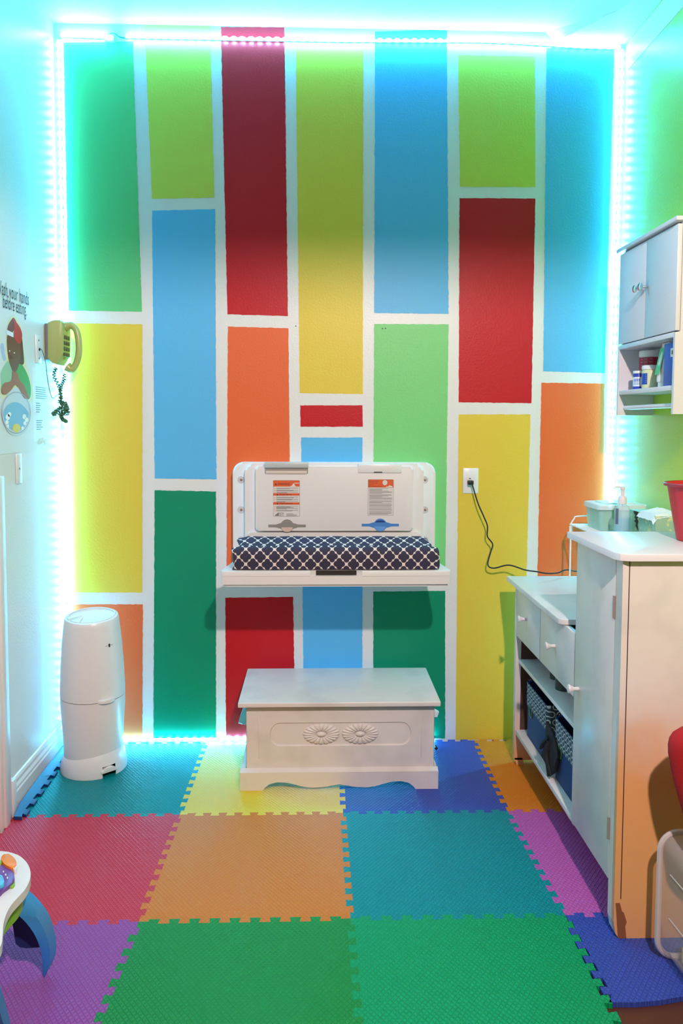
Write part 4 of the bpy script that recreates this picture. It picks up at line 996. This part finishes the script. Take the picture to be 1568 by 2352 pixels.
# ------------------------------------------------------------------ toy activity table, bottom left
AT = thing('activity_table', 'toddler activity table with white top and curved blue legs', 'toy', (-1.0, 1.85, TH))
tw = mat('toy white plastic', (228, 222, 220), .3); tb = mat('toy blue plastic', (92, 186, 238), .3); tg = mat('toy green plastic', (134, 178, 54), .35); tn = mat('toy navy plastic', (22, 42, 92), .5)
zt_ = .34
edge = [(-8, 1954), (20, 1957), (45, 1966), (62, 1982), (70, 2002), (68, 2022), (58, 2042), (44, 2058), (28, 2076), (16, 2096), (8, 2122), (6, 2150), (2, 2172), (-14, 2196)]
ep = [on(2, x, y, zt_) for x, y in edge]
ep = smooth_pts(ep, 4)
back_ = [Vector((-1.02, 1.58, zt_)), Vector((-1.1, 1.62, zt_)), Vector((-1.115, 1.85, zt_)), Vector((-1.10, 2.05, zt_)), Vector((-1.0, 2.09, zt_)), Vector((-.9, 2.06, zt_))]
ring = ep+back_
b = MB(); b.prism(ring, (0, 0, -.022), bev=.008, seg=3); b.build('table_top', tw, AT)
cen = Vector((-.97, 1.86, 0))
b = MB(); b.prism([Vector((cen.x+(p.x-cen.x)*.93, cen.y+(p.y-cen.y)*.93, zt_-.0222)) for p in ring], (0, 0, -.05)); b.build('underside', tg, AT)
def leg(outer, inner, yo, yi):
    O_ = smooth_pts([on(1, x, y, yy) for (x, y), yy in zip(outer, yo)], 5); I_ = smooth_pts([on(1, x, y, yy) for (x, y), yy in zip(inner, yi)], 5)
    b = MB(); n_ = len(O_); rows = []
    for p, q in zip(O_, I_):
        m_ = (p+q)/2+Vector((.012, -.02, .004)); rows.append([p, p.lerp(m_, .55), m_, m_.lerp(q, .5), q])
    V = b.grid(rows)
    g = bmesh.ops.solidify(b.bm, geom=list(b.bm.faces), thickness=.004)
    lo = b.build('leg', tb, AT, smooth=60)
    return lo
def leg_inside(lo, pts, y):
    q = [on(1, x, yy, y) for x, yy in pts]; b = MB(); b.prism(q, (0, .012, 0)); b.build('leg_inside', tn, lo, smooth=0)
lg1 = leg([(60, 2040), (88, 2066), (112, 2100), (126, 2142), (129, 2185), (118, 2214), (99, 2236)], [(22, 2086), (42, 2102), (62, 2122), (80, 2148), (92, 2178), (97, 2210), (97, 2238)], (1.99, 2.0, 2.01, 2.02, 2.02, 2.012, 2.004), (1.90, 1.915, 1.935, 1.95, 1.97, 1.99, 2.004))
leg([(-30, 2200), (-10, 2235), (4, 2275), (14, 2310), (22, 2340), (27, 2375), (29, 2405)], [(-60, 2230), (-50, 2250), (-30, 2290), (-20, 2330), (-8, 2360), (8, 2385), (29, 2407)], (1.60, 1.63, 1.66, 1.69, 1.71, 1.73, 1.74), (1.55, 1.57, 1.6, 1.64, 1.68, 1.71, 1.74))
leg_inside(lg1, [(18, 2080), (42, 2098), (62, 2120), (80, 2146), (93, 2176), (60, 2178), (46, 2176), (36, 2168), (30, 2130)], 2.0)
def button(nm, pts, m, h=.012, z=zt_, sm=True, par=AT, bev=.004):
    q = [on(2, x, y, z+h) for x, y in pts]; q = smooth_pts(q, 4, True) if sm else q
    b = MB(); b.prism(q, (0, 0, -h), bev=bev, seg=3); return b.build(nm, m, par)
button('orange_button', [(2, 1968), (10, 1960), (22, 1962), (34, 1972), (38, 1984), (32, 1992), (20, 1990), (8, 1982)], mat('toy orange', (240, 130, 30), .3), .016)
button('white_button', [(29, 1986), (34, 1984), (39, 1988), (38, 1995), (31, 1996)], tw, .014)
button('red_button', [(4, 1980), (14, 1985), (28, 1992), (22, 1996), (6, 1988)], mat('toy red', (206, 50, 30), .3), .009)
button('green_button', [(-6, 1974), (2, 1975), (4, 1982), (0, 1987), (-6, 1987)], tg, .012)
pp_ = button('purple_panel', [(-10, 1988), (8, 1988), (22, 1994), (31, 2006), (33, 2020), (22, 2032), (8, 2042), (0, 2050), (-12, 2052)], mat('toy purple', (112, 66, 150), .35), .010)
button('green_tab', [(18, 2034), (32, 2022), (34, 2030), (28, 2037)], tg, .005)
button('blue_button', [(-8, 2008), (2, 2008), (9, 2020), (8, 2030), (-2, 2034), (-8, 2034)], mat('toy sky blue', (90, 190, 232), .3), .018)
b = MB()
for (x, y, r_) in ((8, 2002, 2.2), (13, 2009, 2.4), (17, 2016, 2.4)):
    q = [on(2, x+r_*cos(t)*(1 if t_ % 2 else .6), y+1.4*r_*sin(t)*(1 if t_ % 2 else .6), zt_+.0112) for t_, t in enumerate([k*pi/4 for k in range(8)])]
    b.poly(q)
b.build('printed_marks', tw, pp_, smooth=0, norm=False)

# ------------------------------------------------------------------ light and render settings
def lamp(name, kind, loc, col, power, **k):
    l = bpy.data.lights.new(name, kind); l.color = col; l.energy = power
    for a, v in k.items(): setattr(l, a, v)
    o = bpy.data.objects.new(name, l); C.objects.link(o); o.location = loc; return o
dl = lamp('ceiling_downlight', 'SPOT', (.57, -.2, 2.95), (1., .77, .76), 425, shadow_soft_size=.05, spot_size=math.radians(118), spot_blend=.25)
dl.rotation_euler = (Vector((0, 2.6, .2))-Vector((.57, -.2, 2.95))).to_track_quat('-Z', 'Y').to_euler()
W = bpy.data.worlds.new('room beyond'); SC.world = W; W.use_nodes = True
W.node_tree.nodes['Background'].inputs[0].default_value = (1., .86, .92, 1); W.node_tree.nodes['Background'].inputs[1].default_value = .05
SC.view_settings.view_transform = 'Standard'; SC.view_settings.look = 'None'; SC.view_settings.exposure = 0.; SC.view_settings.gamma = 1.
SC.view_settings.use_curve_mapping = False
try:
    SC.cycles.use_denoising = True; SC.cycles.denoiser = 'OPENIMAGEDENOISE'; SC.cycles.sample_clamp_indirect = 6.; SC.cycles.max_bounces = 8
    SC.cycles.caustics_reflective = False; SC.cycles.caustics_refractive = False; SC.cycles.transparent_max_bounces = 12
except Exception: pass
